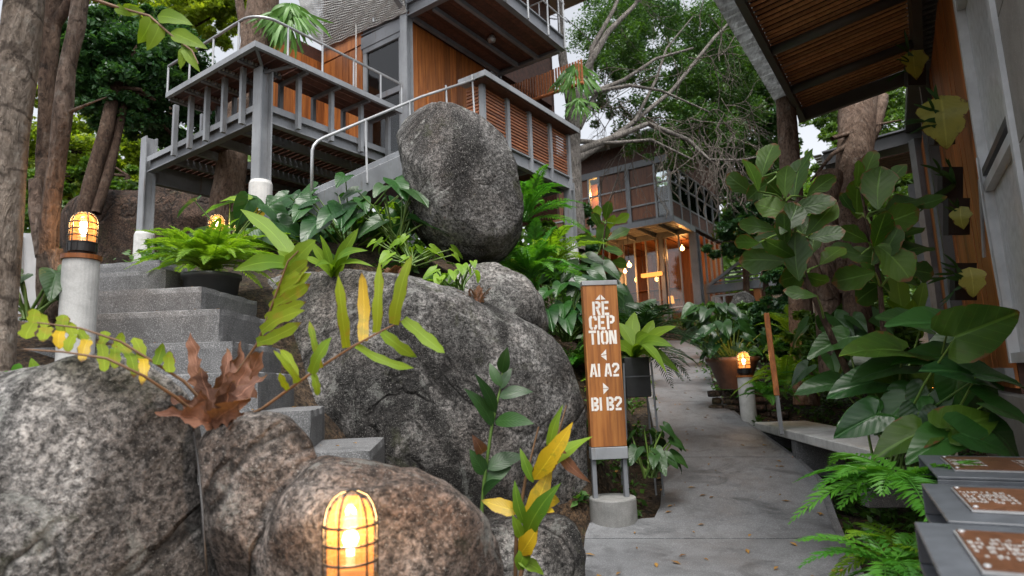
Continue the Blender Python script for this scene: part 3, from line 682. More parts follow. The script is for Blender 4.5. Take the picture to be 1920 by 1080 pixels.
# beam above the door carrying the net
MB().hbeam(H(-.6, -.02, ZS + .5), H(0, -.02, ZS + .12), .09, .14).build('brace', STEEL_L, house)
MB().hbeam(H(.02, .06, ZS + .12), H(.02, 2.0, ZS + .24), .1, .22).build('edge_beam', STEEL, house)
# rope net hanging in front of the upper walls
nm = MB()
def netp(a, b):                                          # a along the wall, b up
    a_ = min(1, a / .82); lo_ = at(lerp(762, 606, a_), lerp(22, 90, a_), lerp(8.85, 10.0, a_)) if a < .82 else at(lerp(606, 578, (a - .82) / .18), lerp(90, 60, (a - .82) / .18), 10.0)
    return lo_.lerp(at(lerp(766, 556, a), -90, lerp(8.7, 9.8, a)), b) - HU * (.12 * math.sin(b * 3.1))
for i in range(44):
    nm.tube([netp(k / 14, i / 43) + V((0, 0, .012 * math.sin(k * 2.6 + i))) for k in range(15)], .013, 3, False)
for i in range(60):
    nm.tube([netp((i + .5 * (k % 2)) / 60, k / 9) for k in range(10)], .009, 3, False)
nm.build('rope_net', ROPE, house, kind='stuff')
MB().tube([H(-.12, 1.02, 8.6), H(-.12, 1.02, 5.6)], .012, 6).build('net_cord', ROPE, house)
MB().tube([H(-.12, .62, 8.6), H(-.1, .62, 6.95)], .022, 6).build('net_post', GALV, house)
# rolled bamboo blind hung beyond the balcony end
bb = MB(); s_ = sE + .55
top0, top1, bot = (gt + .05, ZS - .02), (.15, ZS - .03), .5
bl2 = MB().tube([H(s_, gt - .1, ZS - .42), H(s_, .25, ZS - .42)], .03, 10).build('bamboo_blind', SLATWOOD, house)
for i in range(30):
    t_ = lerp(gt - .08, .22, i / 29); hpiece('slat', s_ - .006, s_ + .006, t_ - .018, t_ + .018, ZS - .42, ZS + .02 + .02 * rng.random(), SLATWOOD, bl2)
# house sign by the door
hbox('wall_plaque', .42, .5, -.035, -.02, 5.55, 5.78, WALLWOOD, house); 

# ================================================================== DECK with bench ledge
deck = thing('timber_deck', 'raised steel-framed deck with bench ledge and tube rail around a tree', 'deck', H(sC, 0, 3.0))
for (s_, t_, z0, z1) in ((sC, 0, 3.58, ZLED - .08), (sC, tL, 3.45, ZLED - .2)):
    MB().hbeam(H(s_, t_, z0), H(s_, t_, z1), .16, .16, HU, .018).build('column', STEEL_L, deck)
    MB().lathe(H(s_, t_, z0 - 1.2), [(.135, 0), (.13, 1.16), (.115, 1.2), (0, 1.2)], 22).build('pier', PALECONC, deck)
def dbeam(a, b, h=.2, w=.1, m=STEEL, nm_='beam'): return MB().hbeam(a, b, w, h).build(nm_, m, deck)
dbeam(H(sC + .081, 0, ZB - .11), H(-.08, 0, ZB - .11), .22, m=STEEL_L); dbeam(H(sC, .081, ZB - .11), H(sC, tL - .081, ZB - .11), .22)
dbeam(H(sC + .081, tL, ZB - .2), H(0, tL, ZB - .2), .3); dbeam(H(0, .081, ZB - .12), H(0, tL - .081, ZB - .12), .2)
hbox('cover_strip', sC - .062, sC - .052, .09, tL - .09, ZB - .075, ZB - .0, STEEL_L, deck); hbox('cover_strip', sC + .09, -.09, -.064, -.053, ZB - .08, ZB - .0, STEEL_L, deck)
for i in range(4): MB().bar(H(sC + .06, .55 + i*.55, ZB - .14), H(-.06, .55 + i*.55, ZB - .14), .06, .11).build('joist', STEEL, deck)
TS, TT = -1.72, 1.55                                     # tree hole
for i in range(26):
    s0 = sC + .06 + i * .09
    if s0 > -.1: break
    if TS - .3 < s0 + .04 < TS + .3:
        hpiece('deck_board', s0, s0 + .075, .06, TT - .38, ZB - .08, ZB - .052, DARKWOOD, deck); hpiece('deck_board', s0, s0 + .075, TT + .38, tL - .06, ZB - .08, ZB - .052, DARKWOOD, deck)
    else: hpiece('deck_board', s0, s0 + .075, .06, tL - .06, ZB - .08, ZB - .052, DARKWOOD, deck)
# bench ledge: frame, slats under it, posts down to the beams
lt1, ls1 = tL - 1.1, -.42
led = MB(); hb(led, sC - LO, sC - LO + .05, -LO, lt1, ZLED - .03, ZLED + .04); hb(led, sC - LO + .051, ls1, -LO, -LO + .05, ZLED - .03, ZLED + .04)
led = led.build('bench_ledge', STEEL_L, deck)
for i in range(4): hpiece('bench_board', sC - LO + .055 + i*.145, sC - LO + .055 + (i+1)*.145 - .01, -LO + .055, lt1, ZLED, ZLED + .03, DARKWOOD, led)
for i in range(4): hpiece('bench_board', sC - LO + .64, ls1, -LO + .055 + i*.145, -LO + .055 + (i+1)*.145 - .01, ZLED, ZLED + .03, DARKWOOD, led)
for i in range(5):
    t_ = .1 + i * .4
    hbox('bracket', sC - LO + .05, sC + .3, t_ - .02, t_ + .02, ZLED - .05, ZLED - .002, STEEL, led)
    for k in range(12): hpiece('bracket_tooth', sC - LO + .07 + k*.045, sC - LO + .09 + k*.045, t_ - .05, t_ - .025, ZLED - .03, ZLED - .002, GALV, led)
    hbox('post', sC - .125, sC - .065, t_ + .15, t_ + .2, ZB - .2, ZLED - .004, STEEL_L, led)
    hbox('post', sC + .25, sC + .3, t_ + .15, t_ + .2, ZB - .05, ZLED - .004, STEEL, led)
for i in range(4):
    s_ = sC + .42 + i * .5
    hbox('bracket', s_ - .02, s_ + .02, -LO + .05, .3, ZLED - .05, ZLED - .002, STEEL, led)
    hbox('post', s_ - .02, s_ + .03, -.125, -.066, ZB - .2, ZLED - .004, STEEL_L, led)
    hbox('post', s_ - .02, s_ + .03, .25, .3, ZB - .05, ZLED - .004, STEEL, led)
for a in (-1, 1): MB().bar(H(sC, 0, ZLED - .1) if a < 0 else H(sC, 0, ZLED - .12), H(sC - LO + .03, -LO + .03, ZLED - .01) if a < 0 else H(sC + .25, -LO + .04, ZLED - .01), .03, .03).build('brace', STEEL, led)
zr = ZLED + .42; o_ = LO - .02
rp = [H(sC - o_, lt1, zr), H(sC - o_, .15, zr)] + [H(sC - o_ + .3 - .3 * math.cos(a), -o_ + .3 - .3 * math.sin(a) , zr) for a in [i * math.pi / 16 for i in range(1, 8)]] + [H(sC + .2, -o_, zr), H(ls1, -o_, zr), H(ls1, -o_, zr - .05)]
rail = MB().tube(rp, .017, 10).build('handrail', GALV, deck, smooth=True)
for t_ in (lt1, lt1 - .55, lt1 - 1.1, lt1 - 1.65, ): MB().tube([H(sC - o_, t_, ZLED - .02), H(sC - o_, t_, zr)], .013, 8).build('rail_post', GALV, rail)
for s_ in (sC + .12, sC + .62, sC + 1.12, sC + 1.6, ls1): MB().tube([H(s_, -o_, ZLED - .02), H(s_, -o_, zr)], .013, 8).build('rail_post', GALV, rail)
# planting trough and pots on deck
props(MB().lathe(H(sC + .1, lt1 - .95, ZLED + .035), [(.0, 0), (.1, 0), (.13, .26), (.12, .26), (.1, .04), (0, .04)], 18).build('planter_pot', m_plain('galvanised_bucket', (.30,.31,.32), .35, .6)), 'small metal bucket pot standing on the deck bench ledge', 'pot')

# ================================================================== STEEL STAIRCASE
sc = thing('steel_staircase', 'grey steel staircase with tube handrail rising behind the standing rock', 'staircase', H(-2.7, gt, 2.8))
def SP(s, off=0, t=gt): return H(s, t, lerp(2.93, 4.5, (s + 2.75) / 2.5) + off)
for t_ in (gt, gt + .8): MB().bar(SP(-2.85, 0, t_), SP(-.26, 0, t_), .06, .2).build('stringer', STEEL_L, sc)
for i in range(8):
    s_ = -2.55 + i * .3; c = SP(s_, -.03); hb_ = MB(); hb_.box(H(s_, gt + .4, c.z), AX, (.27, .74, .03)); hb_.build('tread', STEEL_L, sc)
hr = [SP(-2.78, -.02), SP(-2.78, .58), SP(-2.765, .62), SP(-2.72, .655), SP(-2.64, .67), SP(-1.2, .74), H(-.12, gt - .02, ZCAP - .03)]
hr = MB().tube(hr, .016, 10).build('handrail', GALV, sc, smooth=True)
for s_ in (-2.1, -1.42, -.75, -.2): MB().tube([SP(s_, -.02, gt - .035), SP(s_, lerp(.69, .8, (s_ + 2.6) / 2.4), gt - .005)], .013, 8).build('rail_post', GALV, hr)

# ================================================================== RECEPTION BUILDING (centre, far)
BK = at(1259, 412, 18.0); RZ = BK.z; RF = 2.45
def B(a, b, z): return V((BK.x, BK.y, 0)) + HU * a + HV * b + HZ * z
def bbm(mb, a0, a1, b0, b1, z0, z1): return mb.box(B((a0+a1)/2, (b0+b1)/2, (z0+z1)/2), AX, (abs(a1-a0), abs(b1-b0), abs(z1-z0)))
def bbox(name, a0, a1, b0, b1, z0, z1, mat, parent): return bbm(MB(), a0, a1, b0, b1, z0, z1).build(name, mat, parent)
rb = thing('reception_building', 'far two-storey wood-panelled building with warmly lit open ground floor', 'building', B(2, 1.5, RF))
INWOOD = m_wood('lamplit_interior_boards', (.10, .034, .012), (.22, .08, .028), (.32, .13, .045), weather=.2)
# upper storey
uf = bbox('upper_floor', 0, 5, 0, 4.6, RZ + .12, RZ + .2, STEEL_D, rb)
for a0, a1, b0, b1 in ((-.06, .06, -.06, 4.6), (1.84, 1.96, -.05, 4.6)): bbox('edge_beam', a0, a1, b0, b1, RZ - .06, RZ + .12, STEEL, uf)
bbox('edge_beam', .06, 1.84, -.07, .05, RZ - .06, RZ + .118, STEEL_L, uf)
for i in range(5): bbox('joist', .06, 1.84, .55 + i*.7, .61 + i*.7, RZ - .02, RZ + .1, STEEL, uf)
for i in range(8): bbox('soffit_strip', .1 + i*.215, .22 + i*.215, .05, 4.5, RZ + .1, RZ + .119, GALV, uf)
ZT = RZ + 1.82
bbox('top_beam', -.06, .08, -.02, 4.5, ZT, ZT + .2, STEEL, rb)
for b_, w_ in ((.0, .05), (.42, .06), (1.31, .14), (2.29, .08), (2.66, .06), (3.2, .1), (4.3, .1)): bbox('mullion', -.05, .05, b_ - w_/2, b_ + w_/2, RZ + .12, ZT, STEEL_L if w_ < .12 else STEEL, rb)
for z in (RZ + .62, RZ + 1.22):
    bbox('transom', -.035, .03, .0, 4.3, z - .022, z + .022, STEEL_L, rb)
for b0, b1 in ((.46, 1.23), (1.39, 2.24), (2.7, 3.14), (3.26, 4.24)):
    for z0, z1 in ((RZ + .14, RZ + .59), (RZ + .65, RZ + 1.19), (RZ + 1.25, ZT - .01)):
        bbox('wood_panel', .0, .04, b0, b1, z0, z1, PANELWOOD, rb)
for z0, z1 in ((RZ + .14, RZ + .59), (RZ + .65, RZ + 1.19), (RZ + 1.25, ZT - .01)):
    bbox('pane', .0, .01, .04, .38, z0, z1, PANE, rb); bbox('pane', .0, .01, 2.34, 2.62, z0, z1, PANE, rb)
bbox('gable_board', .02, .08, -.02, 4.5, ZT + .2, ZT + .85, DARKWOOD, rb)
sw_ = bbox('side_wall', .06, 5, .0, .04, RZ + .2, RZ + .62, DARKWOOD, rb); bbox('side_gable', .06, 5, -.02, .04, ZT, ZT + .85, DARKWOOD, rb)
for i in range(7): bbox('mullion', .06 + i*.8, .12 + i*.8, -.03, .045, RZ + .12, ZT, STEEL_L, sw_)
for z in (RZ + .62, RZ + 1.22, ZT - .05): bbox('transom', .12, 4.86, -.02, .03, z, z + .04, STEEL_L, sw_)
for i in range(6): bbox('pane', .12 + i*.8, .86 + i*.8, .005, .012, RZ + .66, ZT - .05, PANE, sw_)
for i in range(3): bbox('wood_panel', .13 + i*1.6, .85 + i*1.6, .02, .04, RZ + .66, RZ + 1.21, PANELWOOD, sw_); bbox('back_wall', 4.9, 5, .04, 4.6, RF - .6, ZT + .85, DARKWOOD, rb)
bbox('partition_wall', .55, .6, 2.0, 3.0, RZ + .2, ZT, INWOOD, rb)
rm = MB(); rm.v = [B(-.7, -.5, ZT + .75), B(-.7, 5.0, ZT + .75), B(5.4, 5.0, ZT + 1.6), B(5.4, -.5, ZT + 1.6), B(-.7, -.5, ZT + .87), B(-.7, 5.0, ZT + .87), B(5.4, 5.0, ZT + 1.72), B(5.4, -.5, ZT + 1.72)]
rm.f = [(0,1,2,3),(7,6,5,4),(0,4,5,1),(1,5,6,2),(2,6,7,3),(3,7,4,0)]
rm.build('roof', STEEL_L, rb)
MB().tube([B(-.2, 1.4, ZT + .1), B(-.6, 2.0, RZ + .15)], .018, 6).build('stay_rod', TWIG, rb)
# lower storey: posts, open room, lights
for a_, b_, w_ in ((1.9, 0, .22), (1.9, 1.1, .14), (1.9, 2.6, .12), (1.9, 4.2, .14)): MB().hbeam(B(a_, b_, RF - .8), B(a_, b_, RZ - .06), w_, w_, HU, .02).build('column', STEEL, rb)
for b_ in (.14, .5, .95, 1.27, 1.65, 2.05, 2.45, 3.0, 3.5): bbox('door_frame', 1.86, 1.92, b_ - .022, b_ + .022, RF, RZ - .07, STEEL_L, rb)
for b0, b1 in ((.52, .93), (1.29, 1.63), (2.07, 2.43)):
    bbox('door_frame', 1.865, 1.915, b0, b1, RF + .9, RF + .94, WHITE, rb); bbox('pane', 1.885, 1.89, b0, b1, RF + .02, RZ - .1, PANE, rb)
bbox('floor_slab', 1.5, 5, -.4, 4.6, RF - .25, RF, CONC, rb)
bw = bbox('room_wall', 4.4, 4.46, -.1, 4.6, RF, RZ, DARKWOOD, rb)
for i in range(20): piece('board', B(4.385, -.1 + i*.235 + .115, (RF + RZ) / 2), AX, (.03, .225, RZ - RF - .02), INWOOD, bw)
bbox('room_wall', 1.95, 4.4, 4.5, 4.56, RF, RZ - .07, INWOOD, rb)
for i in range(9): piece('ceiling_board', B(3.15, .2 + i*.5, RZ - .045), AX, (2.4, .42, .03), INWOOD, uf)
dr = bbox('room_door', 4.3, 4.37, .35, 1.05, RF, RF + 2.0, INWOOD, rb)
bbox('door_pane', 4.28, 4.299, .45, .95, RF + 1.05, RF + 1.9, STEEL_D, dr); bbox('door_pane', 4.28, 4.299, .45, .95, RF + .12, RF + .95, STEEL_D, dr)
bbox('counter', 2.9, 3.5, 1.6, 3.8, RF, RF + 1.0, INWOOD, rb)
bbox('counter_top', 2.85, 3.55, 1.55, 3.85, RF + 1.0, RF + 1.05, WALLWOOD, rb)
for i in range(3): bbox('wall_shelf', 4.15, 4.36, 1.5, 3.4, RF + 1.05 + i*.42, RF + 1.09 + i*.42, WALLWOOD, rb)
# annex on the right: glazed doors below, louvred gable above
bbox('floor_slab', 2.5, 5, -3.2, -.41, RF - .3, RF - .02, CONC, rb)
for i in range(5): bbox('door_frame', 2.1 + i*.55, 2.15 + i*.55, -.1, -.04, RF, RZ - .07, STEEL, rb)
ax_ = bbox('annex_wall', 3.2, 3.26, -1.9, -.14, RF - .5, RF + 1.35, DARKWOOD, rb)
for b_ in (-.25, -.62, -.99, -1.36): bbox('window_frame', 2.42, 2.49, b_ - .03, b_ + .03, RF - .4, RF + 1.2, WHITE, ax_)
for z in (RF - .4, RF + .45, RF + 1.2): bbox('window_frame', 2.43, 2.48, -1.33, -.28, z - .025, z + .025, WHITE, ax_)
for i in range(3): bbox('pane', 2.455, 2.46, -.28 - .37*(i+1), -.28 - .37*i, RF - .38, RF + 1.18, PANE, ax_)
bbox('annex_beam', 2.3, 2.5, -2.3, -.12, RF + 1.3, RF + 1.55, STEEL, rb)
for i in range(7):
    z = RF + 1.62 + i*.13; e = -2.1 + i*.02; s0 = -.3 - i*.22
    if s0 > e + .1: piece('louvre_slat', B(2.42, (s0 + e) / 2, z), (HU, HV, HZ), (.09, s0 - e, .05), STEEL, ax_)
MB().bar(B(2.36, -.2, RF + 1.56), B(2.36, -1.75, RF + 2.5), .06, .09).build('gable_rafter', STEEL_L, rb)
bbox('timber_post', 2.35, 2.5, -1.75, -1.55, RF - .5, RF + 1.29, WALLWOOD, rb)
for nm_, (px, py, d), r_ in (('bulb', (1180, 497, 19.6), .075), ('bulb', (1172, 509, 20.4), .06), ('bulb', (1279, 466, 20.6), .075), ('bulb', (1120, 520, 20.8), .06)):
    p = at(px, py, d); MB().lathe(p, [(0, -r_), (r_*.7, -r_*.7), (r_, 0), (r_*.7, r_*.7), (.015, r_), (.015, r_ + .05)], 14).build(nm_, BULB_S, rb, smooth=True)
    MB().tube([p + V((0,0,r_)), V((p.x, p.y, RZ - .03))], .01, 5).build('flex', BLACK, rb)
    ld = bpy.data.lights.new('room_bulb_light', 'POINT'); ld.energy = 20; ld.color = (1, .42, .11); ld.shadow_soft_size = .12
    lo = bpy.data.objects.new('room_bulb_light', ld); COL.objects.link(lo); lo.location = p - V((0, 0, .16))
p = at(1222, 515, 20.3); MB().bar(p - HV * .35, p + HV * .35, .14, .12).build('pendant_shade', SHADE, rb)
for k in (-.3, .3): MB().tube([p + HV * k, V(((p + HV*k).x, (p + HV*k).y, RZ - .03))], .008, 5).build('flex', BLACK, rb)
p = at(1258, 562, 20.4); MB().lathe(p, [(.09, -.12), (.11, -.12), (.08, .12), (.0, .12)], 14).build('table_lamp', SHADE, rb)
MB().lathe(V((p.x, p.y, RF)), [(.1, 0), (.1, .03), (.02, .05), (.02, p.z - .12 - RF)], 12).build('lamp_stem', BLACK, rb)
lm_ = at(1112, 352, 19.0); ld = bpy.data.lights.new('upper_room_light', 'POINT'); ld.energy = 30; ld.color = (1, .55, .16); ld.shadow_soft_size = .1
lo = bpy.data.objects.new('upper_room_light', ld); COL.objects.link(lo); lo.location = B(.34, 2.47, ZT - .4)
MB().lathe(B(.42, 2.47, ZT - .28), [(0, -.05), (.05, -.03), (.06, .02), (.02, .07)], 12).build('upper_lamp', BULB_S, rb, smooth=True)

# ================================================================== RIGHT-HAND BUILDING
WY = math.radians(31.0); WU = V((math.sin(WY), math.cos(WY), 0)); WN = V((-math.cos(WY), math.sin(WY), 0)); WAX = (WU, WN, HZ)
W0 = V((.857 * .85, -.515 * .85, 0))
def W(s, t, z): return W0 + WU * s + WN * t + HZ * z
def wbox(name, s0, s1, t0, t1, z0, z1, mat, parent, bevel=0): return MB().box(W((s0+s1)/2, (t0+t1)/2, (z0+z1)/2), WAX, (abs(s1-s0), abs(t1-t0), abs(z1-z0))).build(name, mat, parent, bevel=bevel)
def wpiece(name, s0, s1, t0, t1, z0, z1, mat, parent): return piece(name, W((s0+s1)/2, (t0+t1)/2, (z0+z1)/2), WAX, (abs(s1-s0), abs(t1-t0), abs(z1-z0)), mat, parent)
wb = thing('side_building', 'timber and concrete building along the right edge with tall white window', 'building', W(7, -.5, 0))
cw = wbox('concrete_wall', 2.2, 5.05, -.35, -.03, -.4, 5.4, WALLCONC, wb)
for i, (s0, s1) in enumerate(((2.2, 3.1), (3.1, 4.0), (4.0, 5.05))):
    for k, (z0, z1) in enumerate(((1.2, 1.75), (1.75, 2.56), (2.56, 3.45), (3.45, 4.4), (4.4, 5.3))):
        wpiece('concrete_panel', s0 + .005, s1 - .005, -.029, .0, z0 + .005, z1 - .005, WALLCONC, cw)
wn_ = wbox('window', 5.1, 6.62, -.12, -.08, 1.18, 5.2, BLIND_W, wb)
for s0, s1, z0, z1 in ((5.06, 5.14, 1.16, 5.2), (6.56, 6.64, 1.16, 5.2)): wbox('window_frame', s0, s1, -.07, .03, z0, z1, WHITE, wn_)
for z0, z1 in ((1.16, 1.24), (2.62, 2.70), (2.76, 2.82), (4.3, 4.38)): wbox('window_rail', 5.145, 6.555, -.09, .02, z0, z1, WHITE if z0 != 2.76 else STEEL_D, wn_)
for z0, z1 in ((1.245, 2.615), (2.825, 4.295), (4.385, 5.2)): wbox('pane', 5.145, 6.555, -.05, -.044, z0, z1, FROST, wn_)
MB().tube([W(6.45, .05, 2.9), W(6.42, .06, 2.4), W(6.4, .05, 1.62), W(6.3, .07, 1.52), W(6.22, .07, 1.56)], .012, 6).build('stay_hook', GALV, wn_)
MB().tube([W(6.85, .06, 2.1), W(6.5, .05, 2.72)], .016, 6).build('stay_rod', GALV, wn_)
ww = wbox('timber_wall', 6.68, 13.6, -.2, -.03, .9, 5.2, DARKWOOD, wb)
s_ = 6.7
while s_ < 13.4:
    if not 9.9 < s_ < 10.25: wpiece('board', s_, s_ + .285, -.028, .0 + .008 * rng.random(), .95, 5.1, WALLWOOD, ww)
    s_ += .295
wbox('sill_rail', 6.68, 9.9, .0, .06, 1.02, 1.12, STEEL_L, ww)
wbox('downpipe', 9.95, 10.12, -.0, .12, .4, 5.2, STEEL_D, wb)
MB().hbeam(W(13.9, .1, .4), W(13.9, .1, 4.6), .3, .3, WU, .03).build('column', STEEL_L, wb)
MB().hbeam(W(10.35, .08, .4), W(10.35, .08, 4.7), .12, .12, WU, .02).build('column', STEEL_L, wb)
pl_ = wbox('plinth', 5.0, 13.6, -.25, .08, -.4, .9, WALLCONC, wb); wbox('plinth', 1.5, 4.99, -.25, .05, -.4, 1.14, WALLCONC, wb)
wbox('wall_shell', 1.5, 14, -3.2, -3.1, -.4, 5.6, DARKWOOD, wb); wbox('roof', 1.0, 13.6, -3.2, .2, 5.45, 5.6, STEEL_D, wb)
# slatted canopy over the path
def m_sheet():
    t = NT('weathered_translucent_sheet'); n_ = t.noise(t.pos((3, 3, 3)), 2.5, 6, .7); n2 = t.noise(t.pos((40, 9, 9), (0, 0, -YAW)), 1, 4, .6)
    c = t.mix(t.ramp(n_, [(.35, (0,0,0)), (.65, (1,1,1))]), (.30, .31, .32), (.62, .64, .65)); c = t.mix(t.ramp(n2, [(.5, (0,0,0)), (.7, (.7,.7,.7))]), c, (.16, .16, .16))
    mx = t.n('ShaderNodeMixShader', Fac=.45); t.t.links.new(t.pbr(c, .5), mx.inputs[1]); t.t.links.new(t.n('ShaderNodeBsdfTranslucent', Color=c).outputs[0], mx.inputs[2]); return t.done(mx.outputs[0])
Ef = at(1503, 222, 9.1); E0 = at(1392, 20, 6.1); E0.z = Ef.z; cu = (E0 - Ef).normalized()
Wf = at(1724, 142, 8.3); cv = V((Wf.x - Ef.x, Wf.y - Ef.y, Wf.z - Ef.z)); cl = cv.length; cvn = cv.normalized(); cn = cu.cross(cvn).normalized()
if cn.z < 0: cn = -cn
cp = thing('slatted_canopy', 'timber-battened canopy roof with corrugated edge at upper right', 'canopy', Ef)
LEN = 6.2
def CP(a, b, h): return Ef + cu * a + cvn * b + cn * h
CAX = (cu, cvn, cn)
sh = MB(); NW = 150
for i in range(NW + 1):
    a = -.15 + (LEN + .3) * i / NW; h = .19 + .018 * math.sin(i * 1.9)
    sh.v += [CP(a, -.24, h - .01), CP(a, cl + .3, h + .02), CP(a, -.24, h - .02), CP(a, cl + .3, h + .012)]
for i in range(NW):
    b = 4*i; sh.f += [(b, b+4, b+5, b+1), (b+2, b+3, b+7, b+6), (b, b+2, b+6, b+4)]
sheet = sh.build('roof_sheet', m_sheet(), cp)
for a0, a1, b0, b1 in ((0, LEN, -.03, .05), (0, LEN, cl - .05, cl + .05)): MB().box(CP((a0+a1)/2, (b0+b1)/2, .06), CAX, (a1-a0, b1-b0, .2)).build('edge_beam', STEEL_D, cp)
MB().box(CP(-.04, cl/2, .06), CAX, (.07, cl + .1, .2)).build('edge_beam', STEEL_D, cp)
MB().box(CP(LEN/2, cl/2, .168), CAX, (LEN - .02, cl - .12, .008)).build('gap_shade_board', m_plain('gap_shade_black', (.012, .011, .01), .9), cp)  # added black board: puts the shade between the battens into its colour
i = 0; a = .06
while a < LEN:
    piece('batten', CP(a, cl/2, .15 + .004 * rng.random()), CAX, (.055, cl - .1, .016), BATTEN, cp); a += .105
for a in (1.05, 2.35, 3.7, 5.0): MB().tube([CP(a, .04, .03), CP(a, cl - .04, .03)], .06, 12).build('roof_pipe', STEEL_D, cp, smooth=True)
# second, farther canopy
A2 = at(1543, 292, 12.2); B2 = at(1740, 238, 10.8); bv = (B2 - A2); b2 = bv.normalized(); bl_ = bv.length; f2 = HU
c2 = thing('far_canopy', 'lower dark metal canopy behind the fiddle-leaf plants', 'canopy', A2)
dn = V((0, 0, -1))
MB().box(A2 + bv/2 + dn*.1, (b2, b2.cross(HZ).normalized(), HZ), (bl_, .05, .22)).build('fascia', STEEL_D, c2)
MB().box(A2 + bv/2 + dn*.012 + f2*.8 + V((0,0,.06)), (b2, f2, HZ), (bl_, 1.8, .03)).build('roof_sheet', STEEL, c2)
for k in range(9): piece('soffit_board', A2 + bv/2 + dn*.33 + f2*(.15 + k*.17), (b2, f2, HZ), (bl_ - .1, .15, .02), DARKWOOD, c2)
MB().box(A2 + f2*.8 + dn*.16, (f2, b2, HZ), (1.7, .05, .3)).build('end_board', STEEL_D, c2)
for k in range(9): piece('zinc_lap', A2 - b2*.1 + f2*(k*.2) + V((0,0,.02)), (b2, f2, HZ), (.16, .17, .012), GALV, c2)
p = at(1716, 262, 10.9); MB().bar(p, V((p.x, p.y, .8)), .16, .16).build('column', STEEL_L, c2)

# ================================================================== WOODEN SIGN
sb = on_z(1156, 1000, 0.0); sb.y += .1
sg = thing('signpost', 'tall wooden signpost with white stencil lettering on a round concrete foot', 'sign', V((sb.x, sb.y, 0)))
yaw_s = math.radians(3); SX = V((math.cos(yaw_s), math.sin(yaw_s), 0)); SY = V((-math.sin(yaw_s), math.cos(yaw_s), 0))
def SG(x, y, z): return V((sb.x, sb.y, 0)) + SX * x + SY * y + HZ * z
k = (sb - CAM).dot(C_F) / F_PX                       # metres per photo pixel at the sign
zt = at(1129, 536, sb.y).z; z1 = at(1147, 836, sb.y).z; hw = 34 * k
cxs = -3 * k
MB().lathe(SG(0, 0, 0), [(44*k, -.1), (44.5*k, .01), (44*k, 58*k), (43*k, 60*k), (0, 60*k)], 40).build('concrete_foot', m_concrete('foot_concrete', (.20,.20,.195), (.32,.32,.31), .15, 1.5, .7, .3), sg)
fr = MB().box(SG(cxs, 0, z1 - 12*k), (SX, SY, HZ), (2*hw + .006, .115, 22*k)).build('base_frame', STEEL_L, sg, bevel=.003)
for x in (cxs - hw + .018, cxs + hw - .018): MB().box(SG(x, 0, (z1 - 24*k + 50*k) / 2), (SX, SY, HZ), (.034, .06, z1 - 24*k - 50*k)).build('leg', STEEL, sg, bevel=.002)
bd = MB().box(SG(cxs, 0, (z1 + zt) / 2), (SX, SY, HZ), (2*hw, .1, zt - z1)).build('board', m_wood('sign_board_timber', (.18,.06,.014), (.46,.175,.04), (.64,.29,.075), (30, 30, 1.4), .5, weather=.45), sg, bevel=.002)
MB().box(SG(cxs, 0, zt + 4.5*k), (SX, SY, HZ), (2*hw + .008, .112, 9*k)).build('top_cap', GALV, sg, bevel=.002)
GL = {'R': [[(.09,0),(.09,1)], [(.24,.925),(.4,.925),(.51,.85),(.51,.62),(.4,.53),(.24,.53)], [(.36,.42),(.51,0)]],
 'E': [[(.09,0),(.09,1)], [(.22,.925),(.54,.925)], [(.22,.5),(.47,.5)], [(.22,.075),(.54,.075)]],
 'C': [[(.25,.925),(.15,.9),(.085,.8),(.085,.2),(.15,.1),(.25,.075)], [(.34,.925),(.45,.9),(.515,.8),(.515,.66)], [(.34,.075),(.45,.1),(.515,.2),(.515,.34)]],
 'P': [[(.09,0),(.09,1)], [(.24,.925),(.4,.925),(.51,.85),(.51,.6),(.4,.5),(.24,.5)]],
 'T': [[(.0,.925),(.6,.925)], [(.3,.81),(.3,0)]], 'I': [[(.1,0),(.1,1)]], '1': [[(.1,0),(.1,1)]],
 'O': [[(.26,.925),(.15,.9),(.085,.8),(.085,.2),(.15,.1),(.26,.075)], [(.34,.925),(.45,.9),(.515,.8),(.515,.2),(.45,.1),(.34,.075)]],
 'N': [[(.08,0),(.08,1)], [(.2,.97),(.4,.03)], [(.52,0),(.52,1)]],
 'A': [[(.06,0),(.24,1)], [(.36,1),(.54,0)], [(.25,.27),(.35,.27)]],
 '2': [[(.07,.7),(.07,.82),(.16,.925),(.42,.925),(.51,.83),(.51,.64),(.14,.27)], [(.05,.075),(.54,.075)]],
 'B': [[(.09,0),(.09,1)], [(.22,.925),(.41,.925),(.5,.85),(.5,.63),(.42,.56),(.22,.56)], [(.22,.42),(.42,.42),(.51,.35),(.51,.15),(.41,.075),(.22,.075)]]}
def strip(mb, pts, th, place):
    n = len(pts); L_, R_ = [], []
    for i, p in enumerate(pts):
        a = V((*pts[max(0, i-1)], 0)); b = V((*pts[min(n-1, i+1)], 0)); d = (b - a).normalized(); nn = V((-d.y, d.x, 0)); m = 1.0
        if 0 < i < n-1:
            d1 = (V((*p, 0)) - a).normalized(); m = 1 / max(.6, nn.dot(V((-d1.y, d1.x, 0))))
        L_.append(V((*p, 0)) + nn * th/2 * m); R_.append(V((*p, 0)) - nn * th/2 * m)
    for i in range(n - 1):
        q = [L_[i], R_[i], R_[i+1], L_[i+1]]
        mb.add([place(v.x, v.y, 0) for v in q] + [place(v.x, v.y, 1) for v in q], [(0,1,2,3),(7,6,5,4),(0,4,5,1),(1,5,6,2),(2,6,7,3),(3,7,4,0)])
